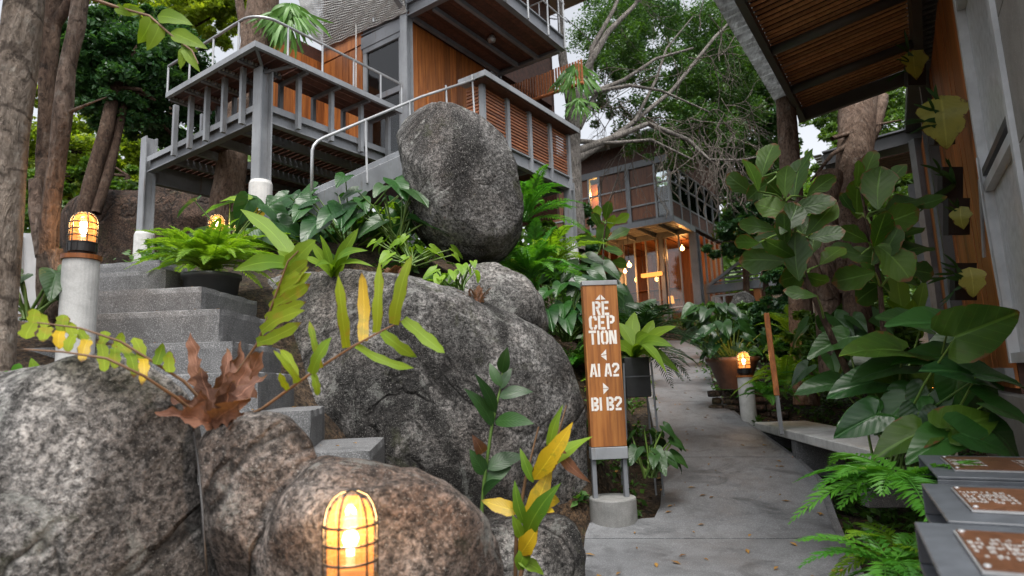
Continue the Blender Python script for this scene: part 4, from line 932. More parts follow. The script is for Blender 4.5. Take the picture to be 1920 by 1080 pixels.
def word(txt, xc, yc, h, xw):
    """One stencilled line on the board: centre pixel offsets from the board centre, letter height and total width in photo pixels."""
    adv = [.3 if c in 'I1' else (.28 if c == ' ' else .68) for c in txt]; tot = sum(adv) - .08; x = 0.0; sx = xw / tot
    for c, a_ in zip(txt, adv):
        if c != ' ':
            mb = MB()
            def place(gx, gy, lay, x=x): return SG(cxs + (xc - xw/2 + (x + gx) * sx) * k, -.0504 - .0012 * lay, zt + (yc - h/2 + gy * h) * k)
            for s_ in GL[c]: strip(mb, s_, .185, place)
            mb.build('letter', LETTER, bd)
        x += a_
def tri(xc, yc, pts):
    mb = MB()
    for half in pts:
        vs = [SG(cxs + (xc + x) * k, -.0504 - .0012 * l, zt + (yc + y) * k) for l in (0, 1) for x, y in half]; mb.add(vs, [(0,1,2),(5,4,3),(0,3,4,1),(1,4,5,2),(2,5,3,0)])
    mb.build('arrow', LETTER, bd)
tri(0, -24, [[(-10, -5), (-1, -5), (-1, 5)], [(1, -5), (10, -5), (1, 5)]])
word('RE', 0, -46, 27, 34); word('CEP', 0, -74, 27, 50); word('TION', 0, -103, 27, 54)
tri(0, -137, [[(-6, 0), (5, 1), (5, 11)], [(-6, -1.5), (5, -11), (5, -.5)]])
word('A1 A2', 0, -166, 25, 57)
tri(0, -201, [[(-5, .5), (6, .5), (-5, 11)], [(-5, -11), (6, -.5), (-5, -.5)]])
word('B1 B2', 0, -230, 25, 59)

# ================================================================== CAGE LAMPS
def cage_lamp(label, p, r, pillar, energy, cap=True, group='caged garden lamps', pr=None, tall=1.0):
    """p: centre of the lamp's foot; r: cage radius; pillar: height of concrete post below."""
    t = thing('cage_lamp', label, 'lamp', p - V((0, 0, pillar)), group); pr = pr or r * 1.24
    if pillar > 0:
        MB().lathe(p - V((0,0,pillar)), [(pr, -.2), (pr, pillar - .02), (pr * .97, pillar - .008), (0, pillar - .008)], 28).build('post', PALECONC, t, smooth=False)
    if cap: MB().lathe(p, [(0, -.007), (pr * 1.1, -.007), (pr * 1.1, .016), (0, .016)], 28).build('wood_cap', WALLWOOD, t)
    bz = .018
    base = MB().lathe(p, [(r*.75, bz), (r*.78, bz + r*.2), (r*.98, bz + r*.25), (r*1.0, bz + r*.95), (r*.9, bz + r*1.02), (0, bz + r*1.02)], 28).build('base', BLACK, t)
    for i in range(14):
        a = 2*math.pi*i/14; q = p + V((math.cos(a)*r*1.0, math.sin(a)*r*1.0, bz + r*.6)); MB().box(q, (V((math.cos(a), math.sin(a), 0)), V((-math.sin(a), math.cos(a), 0)), HZ), (r*.09, r*.07, r*.6)).build('fin', BLACK, base)
    g0 = bz + r*1.0; gh = r*2.35*tall
    MB().lathe(p, [(r*.84, g0), (r*.86, g0 + gh*.6), (r*.8, g0 + gh*.78), (r*.62, g0 + gh*.92), (r*.3, g0 + gh*.99), (0.001, g0 + gh)], 28).build('glass', JAR, t, smooth=True)
    bq = p + V((0, 0, g0 + gh*.48)); rb_ = r*.3
    MB().lathe(bq, [(rb_*.4, -rb_*2.0), (rb_*.5, -rb_*1.2), (rb_*.95, -rb_*.3), (rb_, .0), (rb_*.8, rb_*.6), (rb_*.3, rb_*.95), (0.001, rb_)], 16).build('bulb', BULB, t, smooth=True)
    MB().lathe(bq, [(rb_*.55, -rb_*3.4), (rb_*.55, -rb_*2.0), (0.001, -rb_*2.0)], 12).build('lamp_holder', PALECONC, t)
    cg = MB()
    for i in range(6):
        a = 2*math.pi*i/6 + .35; h = V((math.cos(a), math.sin(a), 0))
        cg.tube([p + h*r*x + V((0,0,g0 + gh*y)) for x, y in ((1.0,-.02),(1.0,.3),(1.0,.6),(.97,.74),(.86,.88),(.64,1.0),(.34,1.06),(0,1.075))], r*.045, 6, False)
    cg = cg.build('cage', BLACK, t, smooth=True)
    for y in (.0, .22, .44, .66):
        pts = [p + V((math.cos(2*math.pi*j/28)*r, math.sin(2*math.pi*j/28)*r, g0 + gh*y)) for j in range(29)]; MB().tube(pts, r*.05, 6, False).build('cage_ring', BLACK, cg, smooth=True)
    if energy:
        ld = bpy.data.lights.new('cage_lamp_light', 'POINT'); ld.energy = energy; ld.color = (1, .58, .24); ld.shadow_soft_size = r*.3
        lo = bpy.data.objects.new('cage_lamp_light', ld); COL.objects.link(lo); lo.location = bq + V((0, 0, rb_*1.5)) 
    return t
p = at(657, 1152, 1.62); cage_lamp('nearest caged lamp, large and glowing orange in front of the boulders', p, .066, .5, 6.0, tall=1.25)
p = at(153, 486, 3.15); cage_lamp('lit caged lamp on a pale round concrete post beside the steps', p, .066, .75, 4.0, pr=.082)
p = at(405, 455, 5.6); cage_lamp('lit caged lamp half hidden in leaves below the deck', p, .07, .35, 4)
p = at(1397, 706, 8.1); cage_lamp('lit caged lamp on a short post at the right path edge', p, .086, max(.2, p.z - ground(p.x, p.y)), 5, pr=.098)
p = at(1745, 765, 4.3); cage_lamp('dim caged lamp buried among the big heart-shaped leaves', p, .05, .35, 2.5, cap=False)

# ================================================================== DISPLAY BOXES, bottom right
zb = CAM.z - .42
PLAQ = m_wood('plaque_timber', (.07,.03,.016), (.13,.058,.03), (.20,.09,.05), (20, 20, 20), .4); PLET = m_paint('worn_plaque_paint', (.34, .33, .32), .5, grime=.5)
def bx_pt(px, py): return on_z(px, py, zb)
def glyph_smudge(mb, c, ax, w, h, seed):
    r = random.Random(seed); x = -w/2
    while x < w/2:
        cw_ = r.uniform(.003, .012)
        for row in range(5):
            if r.random() < .72: mb.box(c + ax[0]*(x + cw_/2) + ax[1]*(-h/2 + (row + r.uniform(.35, .65))*h/5), ax, (cw_*r.uniform(.5, .95), h/5*r.uniform(.3, .8), .0012))
        x += cw_
for i, (bl_c, fl_c, nm_) in enumerate((((1721,853),(1757,893),'farthest'), ((1727,906),(1777,976),'middle'), ((1714,978),(1775,1105),'nearest'))):
    a = bx_pt(*bl_c); b = bx_pt(*fl_c); dv = (b - a); dep = dv.length; fwd = dv.normalized(); out = V((-fwd.y, fwd.x, 0)); 
    if out.x < 0: out = -out
    Lb = .62; hbx = .12; th = .012
    t = thing('display_box', f'{nm_} of three dark grey open-ended boxes carrying wooden plaques, bottom right', 'box', a + out*.3 - V((0,0,hbx)), 'plaque boxes')
    axb = (out, fwd, HZ); cc = a + dv/2 + out*(Lb/2)
    for nm2, off, sz in (('top', V((0,0,-th/2)), (Lb, dep, th)), ('bottom', V((0,0,-hbx + th/2)), (Lb, dep, th)), ('front', fwd*(dep/2 - th/2) - V((0,0,hbx/2)), (Lb, th, hbx - 2*th)), ('back', -fwd*(dep/2 - th/2) - V((0,0,hbx/2)), (Lb, th, hbx - 2*th))):
        MB().box(cc + off, axb, sz).build(nm2, m_plain('slate_grey_box_paint', (.085, .095, .11), .5) if i == 0 and nm2 == 'top' else bpy.data.materials['slate_grey_box_paint'], t, bevel=.003)
    pq = cc - out*.035 + V((0,0,.003)); fm = MB().box(pq + V((0,0,.002)), axb, (Lb*.645, dep*.61, .006)).build('plaque_frame', GALV, t)
    MB().box(pq + V((0,0,.0075)), axb, (Lb*.63, dep*.58, .004)).build('plaque', PLAQ, t)
    for q in (-.16, .13):
        mb = MB(); glyph_smudge(mb, pq + out*q*Lb*1.3 + V((0,0,.0102)), axb, Lb*.2, dep*.32, i*7 + int(q*100)); mb.build('lettering', PLET, t)
    for sx_ in (-1, 1):
        for sy_ in (-1, 1): MB().lathe(pq + out*sx_*Lb*.3 + fwd*sy_*dep*.26 + V((0,0,.0095)), [(.008, 0), (.006, .004), (0, .005)], 10).build('screw', GALV, t)
# stand under the boxes
props(MB().box(on_z(1800, 990, zb) + V((.25, -.05, -.45)), (V((math.cos(WY), -math.sin(WY), 0)), WU, HZ), (.45, 1.6, .62)).build('box_stand', STEEL_D, None), 'dark plinth stand beneath the three plaque boxes', 'stand')

# ================================================================== POTS, STAKE, SLABS
gp_ = V((0,0,0))
pp = at(1197, 742, 5.6); pt = thing('plant_pot', 'square black pot on thin steel legs behind the sign', 'pot', V((pp.x, pp.y, ground(pp.x, pp.y))))
kp = 5.6 / F_PX; q0 = pp
pw_ = 46 * kp; mb = MB(); 
mb.box(q0 + V((-.02, 0, 34*kp)), (SX, SY, HZ), (pw_, pw_, 72*kp)); mb.build('pot_body', BLACKPOT, pt, bevel=.006)
gz = ground(pp.x, pp.y)
for sx_ in (-1, 1):
    for sy_ in (-1, 1):
        q = q0 + SX*(sx_*pw_*.55 - .02) + SY*(sy_*pw_*.55); MB().tube([q + V((0,0,60*kp)), V((q.x + sx_*.03, q.y, gz - .05))], .009, 6).build('leg', STEEL, pt)
MB().lathe(q0 + V((-.02,0,34*kp)), [(pw_*.72, 0), (pw_*.74, .012)], 24).build('support_ring', STEEL, pt)
pc = at(1378, 722, 8.7); rp_ = 46 * 8.7 / F_PX
cpot = thing('plant_pot', 'wide brown clay pot beside the path under leafy plants', 'pot', V((pc.x, pc.y, pc.z)))
MB().lathe(pc, [(rp_*.55, -.05), (rp_*.62, 0), (rp_*.95, rp_*.9), (rp_*1.05, rp_*.95), (rp_*1.05, rp_*1.1), (rp_*.9, rp_*1.1), (rp_*.85, rp_*.9), (0, rp_*.85)], 30).build('pot_body', TERRA, cpot, smooth=True)
p = at(395, 580, 4.5); fpot = thing('plant_pot', 'large black tub holding the bright fern beside the steps', 'pot', p - V((0,0,.1)))
MB().lathe(p - V((0,0,.15)), [(.15, 0), (.19, .36), (.205, .37), (.205, .40), (.18, .40), (.17, .34), (0, .33)], 30).build('pot_body', BLACKPOT, fpot, smooth=True)
a = at(1437, 588, 6.9); b = at(1463, 792, 6.6); tstk = thing('timber_stake', 'thin orange wooden stake with steel foot standing at the path edge', 'stake', b)
MB().bar(a, a.lerp(b, .77), .055, .055).build('shaft', WALLWOOD, tstk, bevel=.004); MB().bar(a.lerp(b, .77), b + (b - a)*.1, .04, .04).build('steel_foot', STEEL_L, tstk)
cs = thing('concrete_bench', 'low concrete slab bench over a dark opening right of the path', 'bench', at(1500, 850, 5.7))
p0 = path_pt(1416, 800) + V((.06, 0, .05)); p1 = on_z(1640, 842, p0.z); dd = (p1 - p0); dd.z = 0; dn_ = dd.normalized(); sd2 = V((-dn_.y, dn_.x, 0))
cc = (p0 + p1)/2; MB().box(cc + sd2*.25 - V((0,0,.045)), (dn_, sd2, HZ), (dd.length + .1, .6, .09)).build('slab', PALECONC, cs, bevel=.01)
for kk in (.08, .42, .93): MB().box(p0 + dd*kk + sd2*.2 + V((0,0,-.27)), (dn_, sd2, HZ), (.12, .46, .36)).build('support', GRANO, cs, bevel=.006)
# bamboo rod and cable
props(MB().tube([at(362, 800, 2.12), at(372, 870, 1.98), at(380, 960, 1.88), at(388, 1100, 1.8)], .0035, 6).build('power_cable', BLACK, None, smooth=True), 'black power cable running down the gap between front boulders', 'cable')

wbp = thing('white_board', 'white painted board leaning between the two left trunks', 'board', at(55, 590, 3.7))
MB().box(at(56, 515, 3.7), (C_R, C_U, C_F), (.1, .5, .02)).build('panel', WHITE, wbp); MB().box(at(40, 530, 3.69), (C_R, C_U, C_F), (.02, .55, .035)).build('edge_strip', WHITE, wbp)

sw = thing('stone_wall', 'short dark dry-stone wall below the clay pot', 'wall', at(1385, 790, 8.75)); r5 = random.Random(3)
STONE = m_rock('dark_wall_stone', (.10, .085, .075), (.055, .046, .04), (.02, .018, .016), (.10, .06, .045), .3, .5, .5, crack=0)
wl0, wl1 = at(1338, 790, 8.9), at(1450, 790, 8.6); wd = (wl1 - wl0); wd.z = 0; wlen = wd.length; wd.normalize(); wp = V((-wd.y, wd.x, 0))
for row in range(6):
    x = -.05 * (row % 2)
    while x < wlen:
        w_ = r5.uniform(.12, .24); q = wl0 + wd * (x + w_ / 2) + V((0, 0, -.12 + row * .1)); MB().rough_box(q, (wd, wp, HZ), (w_ - .012, r5.uniform(.22, .28), .09), .05, .012, .02).build('stone', STONE, sw, smooth=True); x += w_

# ================================================================== PLANTS
def toward_cam(p): return (CAM - V(p)).normalized()
def spec_ends(px, py, d, L, ang, tilt=0.0):
    k = d / F_PX; a = math.radians(ang); c = at(px, py, d); dr_ = (C_R * math.cos(a) + C_U * math.sin(a))
    dr_ = (dr_ + C_F * tilt).normalized(); Lw = L * k
    return c - dr_ * Lw / 2, c + dr_ * Lw / 2, Lw
def leaf_by_spec(parent, shape, mat, px, py, d, L, ang, ratio=.6, tilt=0.0, stalk_to=None, up=.5, smat=None, droop=.25, bow=.05, wave=.05, name='leaf', roll=0.0):
    p0, p1, Lw = spec_ends(px, py, d, L, ang, tilt); nrm = (toward_cam(p0) * (1 - up) + HZ * up + C_R * roll)
    if shape == 'heart':
        ax = (p1 - p0).normalized(); A = p0 + ax * Lw * .2; o = heart(A, ax, nrm, Lw * .8, Lw * ratio, mat, parent, name, .22, droop); root = A
    else:
        o = blade(p0, p1, Lw * ratio, nrm, mat, parent, name, shape=shape, bow=bow, wave=wave, nseg=10); root = p0
    if stalk_to is not None:
        q = V(stalk_to); mid = q.lerp(root, .6) + V((0, 0, .06 * (root - q).length)); MB().tube([q, q.lerp(mid, .5) + V((0,0,.02)), mid, root], [.009, .008, .007, .005], 5, False).build('stalk', smat or STALK, parent, smooth=True)
    return o

# --- basket fern on the front boulders
t = thing('basket_fern', 'basket fern with brown papery nest leaves and long lobed fronds on the front boulders', 'fern', at(405, 800, 2.25))
def dry(p0, p1, w, d0, d1, shape='ovate', n=.25):
    a, b = at(*p0, d0), at(*p1, d1); mb = blade_mb(a, b, w * d0 / F_PX, toward_cam(a) + V((rng.uniform(-.9, .9), 0, n)), shape=shape, bow=rng.uniform(-.1, .22), wave=.2, nseg=26, fold=rng.uniform(.2, 1.2))
    for v in mb.v:
        k_ = min(1, (v - a).length * 9); v += V((noise.noise(v * 26), noise.noise(v * 26 + V((7, 1, 3))), noise.noise(v * 26 + V((1, 9, 5))))) * (.016 * k_)
    mb.build('dry_leaf', LF_DRY, t, smooth=True)
for p0, p1, w, d0, d1 in (((395,778),(356,622),40,2.25,2.3),((398,775),(372,690),44,2.22,2.2),((400,775),(490,655),70,2.28,2.42),((405,775),(468,668),60,2.3,2.3),((402,790),(505,700),44,2.26,2.3),((405,800),(292,775),46,2.2,2.08),((398,795),(318,745),40,2.22,2.15),((398,790),(466,742),52,2.18,2.06),((385,770),(425,652),40,2.34,2.42),((410,792),(440,712),48,2.24,2.22),((400,805),(462,772),34,2.18,2.08),((395,800),(375,735),40,2.18,2.12),((400,770),(448,640),36,2.36,2.45)):
    dry(p0, p1, w, d0, d1, 'dry')
def rach(pts, w=3.2): 
    MB().tube([at(*p) for p in pts], [w * 2.2 / F_PX * (1 - .6 * i / (len(pts) - 1)) for i in range(len(pts))], 6, False).build('frond_rib', STALK_B, t, smooth=True)
def lobe(p0, p1, w, mat=LF_LOBE, d0=2.2, d1=None, bow=None, shape='lobe', wave=.15):
    bow = rng.choice((-1, 1, 1)) * rng.uniform(.05, .16) if bow is None else bow
    a, b = at(*p0, d0), at(*p1, d1 or d0); blade(a, b, .86 * w * d0 / F_PX, toward_cam(a) + V((rng.uniform(-.3,.3), 0, .35)), mat, t, 'frond_lobe', shape=shape, bow=bow, wave=wave, nseg=9, fold=.16)
rach([(420,800,2.25),(492,766,2.22),(560,716,2.18),(610,682,2.15),(660,650,2.14),(720,618,2.14),(765,596,2.15)])
for p0, p1, w, m in (((650,652),(634,515),24,LF_LOBE),((680,640),(678,510),26,LF_YEL),((706,624),(712,492),24,LF_LOBE),((738,608),(772,478),30,LF_LOBE),((757,598),(834,662),26,LF_LIME),((716,622),(782,670),24,LF_LIME),((668,648),(776,690),18,LF_LIME),
                     ((602,690),(580,600),14,LF_LOBE),((585,702),(622,632),30,LF_LIME),((556,718),(524,655),18,LF_LOBE),((540,730),(524,698),14,LF_LOBE),((588,702),(596,742),16,LF_LIME),((560,716),(512,656),15,LF_LOBE)): lobe(p0, p1, w, m, 2.14, 2.14 + rng.uniform(-.06, .08))
rach([(430,720,2.35),(482,645,2.3),(500,600,2.26),(518,550,2.24),(540,490,2.22),(560,470,2.22)])
for p0, p1, w in (((482,643),(566,604),27),((490,622),(572,582),28),((498,600),(574,566),26),((506,578),(582,532),28),((514,556),(584,512),26),((521,538),(580,500),28),((530,520),(578,488),30),((538,505),(592,450),40)): lobe(p0, p1, w, LF_LOBE if w != 40 else LF_LIME, 2.26, 2.2, .05)
rach([(385,790,2.2),(330,745,2.1),(270,705,2.0),(200,672,1.95),(120,660,1.92),(45,655,1.9)]); rach([(395,770,2.22),(345,715,2.15),(290,680,2.1),(225,640,2.05),(150,615,2.0),(70,605,1.98)])
for i in range(11):
    u_ = i / 10; x = lerp(318, 62, u_); y = lerp(698, 606, u_ ** .8)
    if 1 < i: lobe((x, y), (x + rng.uniform(-14, 12), y + rng.uniform(38, 66) * (1 - .35*u_)), rng.uniform(20, 29), LF_LOBE if rng.random() < .8 else LF_YEL, 2.08, 2.02)
    lobe((x, y), (x + rng.uniform(-24, 20), y - rng.uniform(24, 44) * (1 - .3*u_)), rng.uniform(19, 27), LF_LOBE, 2.08, 2.12)
# --- yellow ginger and the green stem beside it
t2 = thing('ginger_plant', 'yellowing ginger stalk leaning in front of the low flat rock', 'plant', at(975, 1085, 2.9))
MB().tube([at(972,1100,2.9), at(990,1010,2.9), at(1012,900,2.9), at(1045,820,2.92), at(1062,760,2.94)], [.011,.01,.008,.006,.003], 6, False).build('stem', STALK_B, t2, smooth=True)
MB().tube([at(966,1100,2.95), at(968,1000,2.95), at(985,900,2.95), at(1010,800,2.95)], [.01,.009,.007,.003], 6, False).build('stem', STALK_B, t2, smooth=True)
for p0, p1, w, m in (((1000,900),(1075,790),36,LF_YEL),((1010,880),(1112,818),34,LF_LIME),((985,1000),(1035,868),38,LF_YEL),((985,1010),(1052,905),32,LF_LIME),((975,960),(902,938),30,LF_YEL),((1030,850),(1056,758),18,LF_LIME),((1040,830),(1108,905),22,LF_DRY),((1000,930),(1050,940),36,LF_YEL),((975,1040),(1010,985),34,LF_YEL),((970,1050),(1020,1078),24,LF_LIME),((985,985),(965,900),20,LF_LIME),((978,1010),(960,965),20,LF_LIME),((1000,905),(975,840),18,LF_LIME),((1002,960),(1040,960),26,LF_YEL),((972,1070),(1000,1010),26,LF_LIME)):
    a, b = at(*p0, 2.9), at(*p1, 2.9 + rng.uniform(-.12, .05)); blade(a, b, w * 2.9 / F_PX, toward_cam(a) + V((rng.uniform(-.5,.5), 0, rng.uniform(0,.5))), m, t2, 'leaf', shape='lance', bow=.09, wave=.08, nseg=11)
t2 = thing('leafy_stem', 'slim dark green leafy stem growing before the huge boulder', 'plant', at(905, 960, 3.5))
MB().tube([at(902,975,3.5), at(908,900,3.5), at(922,800,3.5), at(940,720,3.52), at(946,660,3.55)], [.012,.01,.009,.006,.003], 6, False).build('stem', STALK, t2, smooth=True)
for p0, p1, w in (((925,800),(870,728),26),((928,790),(1002,795),32),((935,745),(1000,735),26),((930,775),(890,700),22),((942,700),(952,650),24),((940,725),(918,680),20),((912,880),(985,855),34),((910,890),(880,842),28),((908,905),(960,875),28),((938,730),(960,690),18),((905,930),(940,900),20)):
    a, b = at(*p0, 3.5), at(*p1, 3.5 + rng.uniform(-.15, .1)); blade(a, b, w * 3.5 / F_PX, toward_cam(a) + V((0, 0, .5)), LF_DEEP, t2, 'leaf', shape='lance', bow=.08, nseg=9)
a, b = at(905,850,3.5), at(885,815,3.4); blade(a, b, .07, toward_cam(a), LF_DRY, t2, 'leaf', shape='ovate', bow=.15)

# --- ferns
def fern(name, label, base, n, L, el, droop, np_, plen, pw, mat, spread=(0, 6.283), cat='fern', group=None, taper='mid'):
    t = thing(name, label, cat, base, group)
    for i in range(n):
        az = lerp(spread[0], spread[1], (i + rng.random()) / n); e = rng.uniform(*el)
        frond(V(base) + V((rng.uniform(-.04,.04), rng.uniform(-.04,.04), 0)), az, L * rng.uniform(.7, 1.15), e, droop * rng.uniform(.7, 1.25), np_, plen, pw, mat, t, taper=taper)
    return t
fern('sword_fern', 'bushy bright green sword fern overflowing the black tub by the steps', at(388, 515, 4.5) + V((0,0,.04)), 80, .66, (.4, 1.3), .5, 42, .085, .0135, LF_FERN)
fern('sword_fern', 'tall sword fern growing right of the standing rock', at(995, 520, 6.6), 30, 1.0, (.5, 1.3), .55, 40, .13, .02, LF_FERN2)
fern('sword_fern', 'sword fern tucked between the standing rock and the house post', at(1030, 500, 7.4), 24, 1.0, (.5, 1.3), .6, 40, .13, .02, LF_FERN)
fern('sword_fern', 'fern leaning over below the slatted guard', at(985, 415, 7.6), 24, 1.1, (.4, 1.2), .5, 36, .14, .022, LF_FERN2)
fern('sword_fern', 'small fern left of the standing rock', at(735, 440, 6.2), 22, .7, (.4, 1.2), .5, 26, .1, .028, LF_FERN)
fern('sword_fern', 'fern in the shade behind the wooden stake', at(1480, 720, 7.3), 22, .75, (.4, 1.2), .6, 28, .11, .028, LF_FERN)
fern('sword_fern', 'fern at the foot of the wooden stake', at(1440, 745, 6.9), 16, .5, (.4, 1.1), .6, 26, .09, .022, LF_FERN2)
fern('tree_fern', 'fresh green fern hanging over the path corner in front of the boxes', at(1690, 900, 3.0), 22, .5, (-.1, .75), .5, 17, .13, .028, LF_FERN2)
fern('tree_fern', 'low fern at the bottom edge beside the boxes', at(1680, 1060, 2.7), 20, .42, (-.1, .8), .5, 14, .085, .026, LF_FERN2)
fern('tree_fern', 'shaded fern just beneath the fresh green fern', at(1670, 1030, 2.9), 14, .34, (-.1, .8), .5, 14, .08, .024, LF_FERN)
fern('cycad', 'dark feathery palm growing behind the signpost', at(1200, 640, 7.0), 26, 1.0, (.3, 1.3), .6, 26, .26, .022, LF_DEEP, cat='palm')
fern('cycad', 'drooping feathery palm beside the black pot', at(1205, 660, 5.45), 9, .5, (-.1, .6), .65, 22, .13, .016, LF_DEEP, (.6, 2.6), cat='palm')
fern('dry_fern', 'withered brown fern on the crown of the huge boulder', at(735, 540, 4.9), 6, .28, (.7, 1.5), .25, 18, .07, .014, LF_DRY)
fern('dry_fern', 'rust-coloured dead fern at the foot of the standing rock', at(895, 575, 4.75), 7, .22, (.8, 1.5), .2, 16, .05, .012, LF_DRY)
fern('sword_fern', 'fern clump at the top of the garden steps', at(500, 470, 5.6), 16, .5, (.4, 1.2), .5, 24, .09, .022, LF_FERN)

fern('sword_fern', 'fern between the signpost and the house post', at(1075, 690, 6.5), 24, .75, (.3, 1.2), .55, 32, .11, .018, LF_FERN2)
fern('sword_fern', 'fern in the bed just left of the black pot', at(1150, 730, 6.2), 22, .6, (.3, 1.2), .55, 30, .1, .017, LF_FERN)
fern('sword_fern', 'fern on the slope right of the clay pot', at(1430, 665, 9.4), 24, .85, (.3, 1.2), .55, 30, .13, .022, LF_FERN2)
fern('sword_fern', 'fern behind the wooden stake top', at(1495, 640, 8.6), 24, .85, (.3, 1.2), .55, 30, .13, .022, LF_FERN)
fern('sword_fern', 'fern in front of the straight pale trunk', at(1545, 725, 7.0), 22, .7, (.3, 1.2), .55, 30, .11, .019, LF_FERN2)
fern('cycad', 'feathery palm at the left bend of the far path', at(1205, 615, 10.5), 20, .8, (.3, 1.2), .5, 24, .2, .022, LF_DEEP, cat='palm')

# --- strap-leaved bird's nest ferns
def nest(label, base, tips, w, mat=LF_LIME, d1=None, name='birds_nest_fern', cat='fern'):
    t = thing(name, label, cat, base)
    for (px, py, d, ww, bow) in tips:
        e = at(px, py, d); blade(base, e, ww * d / F_PX, toward_cam(base) + HZ * .8, mat, t, 'leaf', shape='strap' if name != 'staghorn_fern' else 'lance', bow=bow, wave=.09, nseg=13, fold=.22)
    return t
nest("bird's nest fern with long lime straps on the huge boulder's crown", at(625, 522, 4.9), [(672,428,4.7,24,.12),(600,440,4.8,16,.05),(580,450,4.8,16,.1),(690,470,4.6,20,.2),(655,450,4.9,22,.08),(560,480,4.7,18,.15),(700,500,4.6,14,.2),(590,500,4.5,14,.2)], 20)
nest('long lime strap leaves arching across the top of the steps', at(560, 505, 4.4), [(450,392,4.6,30,.03),(438,508,4.0,34,.12),(505,425,4.6,22,.05),(470,500,4.2,24,.14),(520,470,4.3,20,.1)], 24)
nest("bird's nest fern spreading from the square black pot", at(1192, 668, 5.55), [(1268,612,5.3,26,.1),(1262,650,5.1,26,.22),(1225,600,5.6,24,.06),(1160,605,5.7,24,.06),(1250,700,5.0,24,.3),(1190,585,5.8,26,.03),(1150,640,5.5,22,.1),(1275,700,5.2,20,.3),(1215,625,5.2,26,.15)], 24)
nest('shiny bush of strap leaves left of the reception path', at(1175, 620, 7.8), [(1120,560,7.6,30,.05),(1230,560,7.8,30,.05),(1170,530,7.8,34,.02),(1140,600,7.4,28,.1),(1220,600,7.5,26,.1)], 28, LF_DEEP)
nest('banana-like plant glowing bright green beyond the far canopy post', at(1705, 640, 9.2), [(1680,485,9.2,34,.03),(1712,560,9.0,40,.02),(1735,520,9.2,30,.05),(1660,560,9.0,32,.08),(1640,600,8.8,34,.1),(1690,590,9.0,34,.02)], 30, LF_LIME, name='banana_plant', cat='plant')

# --- heart-leaved clumps
def heart_clump(label, base, n, rx, rz, L, mat=LF_HEART, name='heart_leaf_plant', lift=(.15, .6), face=.45):
    t = thing(name, label, 'plant', base)
    for i in range(n):
        az = rng.uniform(0, 6.283); r = rx * rng.random() ** .5; h = rng.uniform(*lift) * rz / .6
        p = V(base) + V((math.cos(az) * r, math.sin(az) * r * .6, h)); l = L * rng.uniform(.6, 1.2)
        out = (V((math.cos(az), math.sin(az), -.25)) + C_R * rng.uniform(-.5,.5) - C_U * .35).normalized()
        heart(p, out, toward_cam(p) * face + HZ * .6, l, l * .75, mat, t, 'leaf', .2, .3)
        q = V(base) + V((rng.uniform(-.05,.05), rng.uniform(-.05,.05), 0)); MB().tube([q, q.lerp(p, .6) + V((0,0,.08*h)), p], [.009,.008,.005], 5, False).build('stalk', STALK, t, smooth=True)
    return t
heart_clump('dense dark heart-leaved clump under the steel staircase', at(650, 470, 5.9), 44, .85, .62, .30, LF_HEART)
heart_clump('heart-leaved clump between the staircase and the standing rock', at(745, 455, 5.7), 20, .45, .5, .26, LF_DEEP)
heart_clump('heart-leaved clump below the front deck column', at(545, 460, 6.1), 20, .5, .5, .28, LF_HEART)
heart_clump('glossy heart-leaved plant at the signpost foot', at(1218, 895, 5.2), 22, .26, .42, .15, LF_DEEP)
heart_clump('heart-leaved plant left of the sign under the house post', at(1060, 640, 6.3), 30, .5, .7, .26, LF_HEART)
heart_clump('heart-leaved plant behind the top of the sign', at(1100, 580, 7.2), 18, .4, .6, .28, LF_DEEP)
heart_clump('leafy plant in the wide clay pot', at(1374, 682, 8.6), 34, .5, .55, .24, LF_HEART)
heart_clump('dark leafy plant past the clay pot near the doorway', at(1345, 640, 10.5), 24, .5, .6, .26, LF_DEEP)
heart_clump('young heart-leaved plant at the foot of the ringed tree', at(60, 600, 3.2), 14, .25, .3, .15, LF_DEEP)
fern('sword_fern', 'small fern on the huge boulder crown near the standing rock', at(820, 545, 5.0), 16, .3, (.3, 1.2), .5, 22, .055, .012, LF_FERN)
heart_clump('leafy clump left of the standing rock foot', at(770, 500, 5.5), 22, .4, .4, .14, LF_FERN, lift=(.1, .5))
heart_clump('small leafy clump on the crown of the huge boulder', at(860, 560, 5.0), 16, .3, .3, .11, LF_FERN, lift=(.2, .6))
heart_clump('shaded broad-leaved plant under the fiddle-leaf stems', at(1580, 730, 5.8), 20, .4, .7, .28, LF_DEEP)

t = thing('philodendron', 'philodendron with one orange leaf lit by the lamp below the deck', 'plant', at(430, 470, 5.5))
b0 = at(430, 470, 5.5)
for (px, py, L, ang, m, up) in ((410,385,75,-170,LF_HEART,.7),(455,395,70,-120,LF_HEART,.4),(372,440,55,175,LF_DEEP,.2),(350,385,60,-150,LF_HEART,.7),(480,378,70,-20,LF_HEART,.7),(470,402,52,-150,LF_YEL,.2),(440,372,60,170,LF_LIME,.6),(500,440,70,-30,LF_DEEP,.4),(455,430,70,-80,LF_DEEP,.3),(520,400,80,-40,LF_HEART,.5),(545,430,80,-30,LF_HEART,.5)):
    leaf_by_spec(t, 'heart', m, px, py, 5.5 + rng.uniform(-.2,.2), L, ang, .62, 0, b0, up)

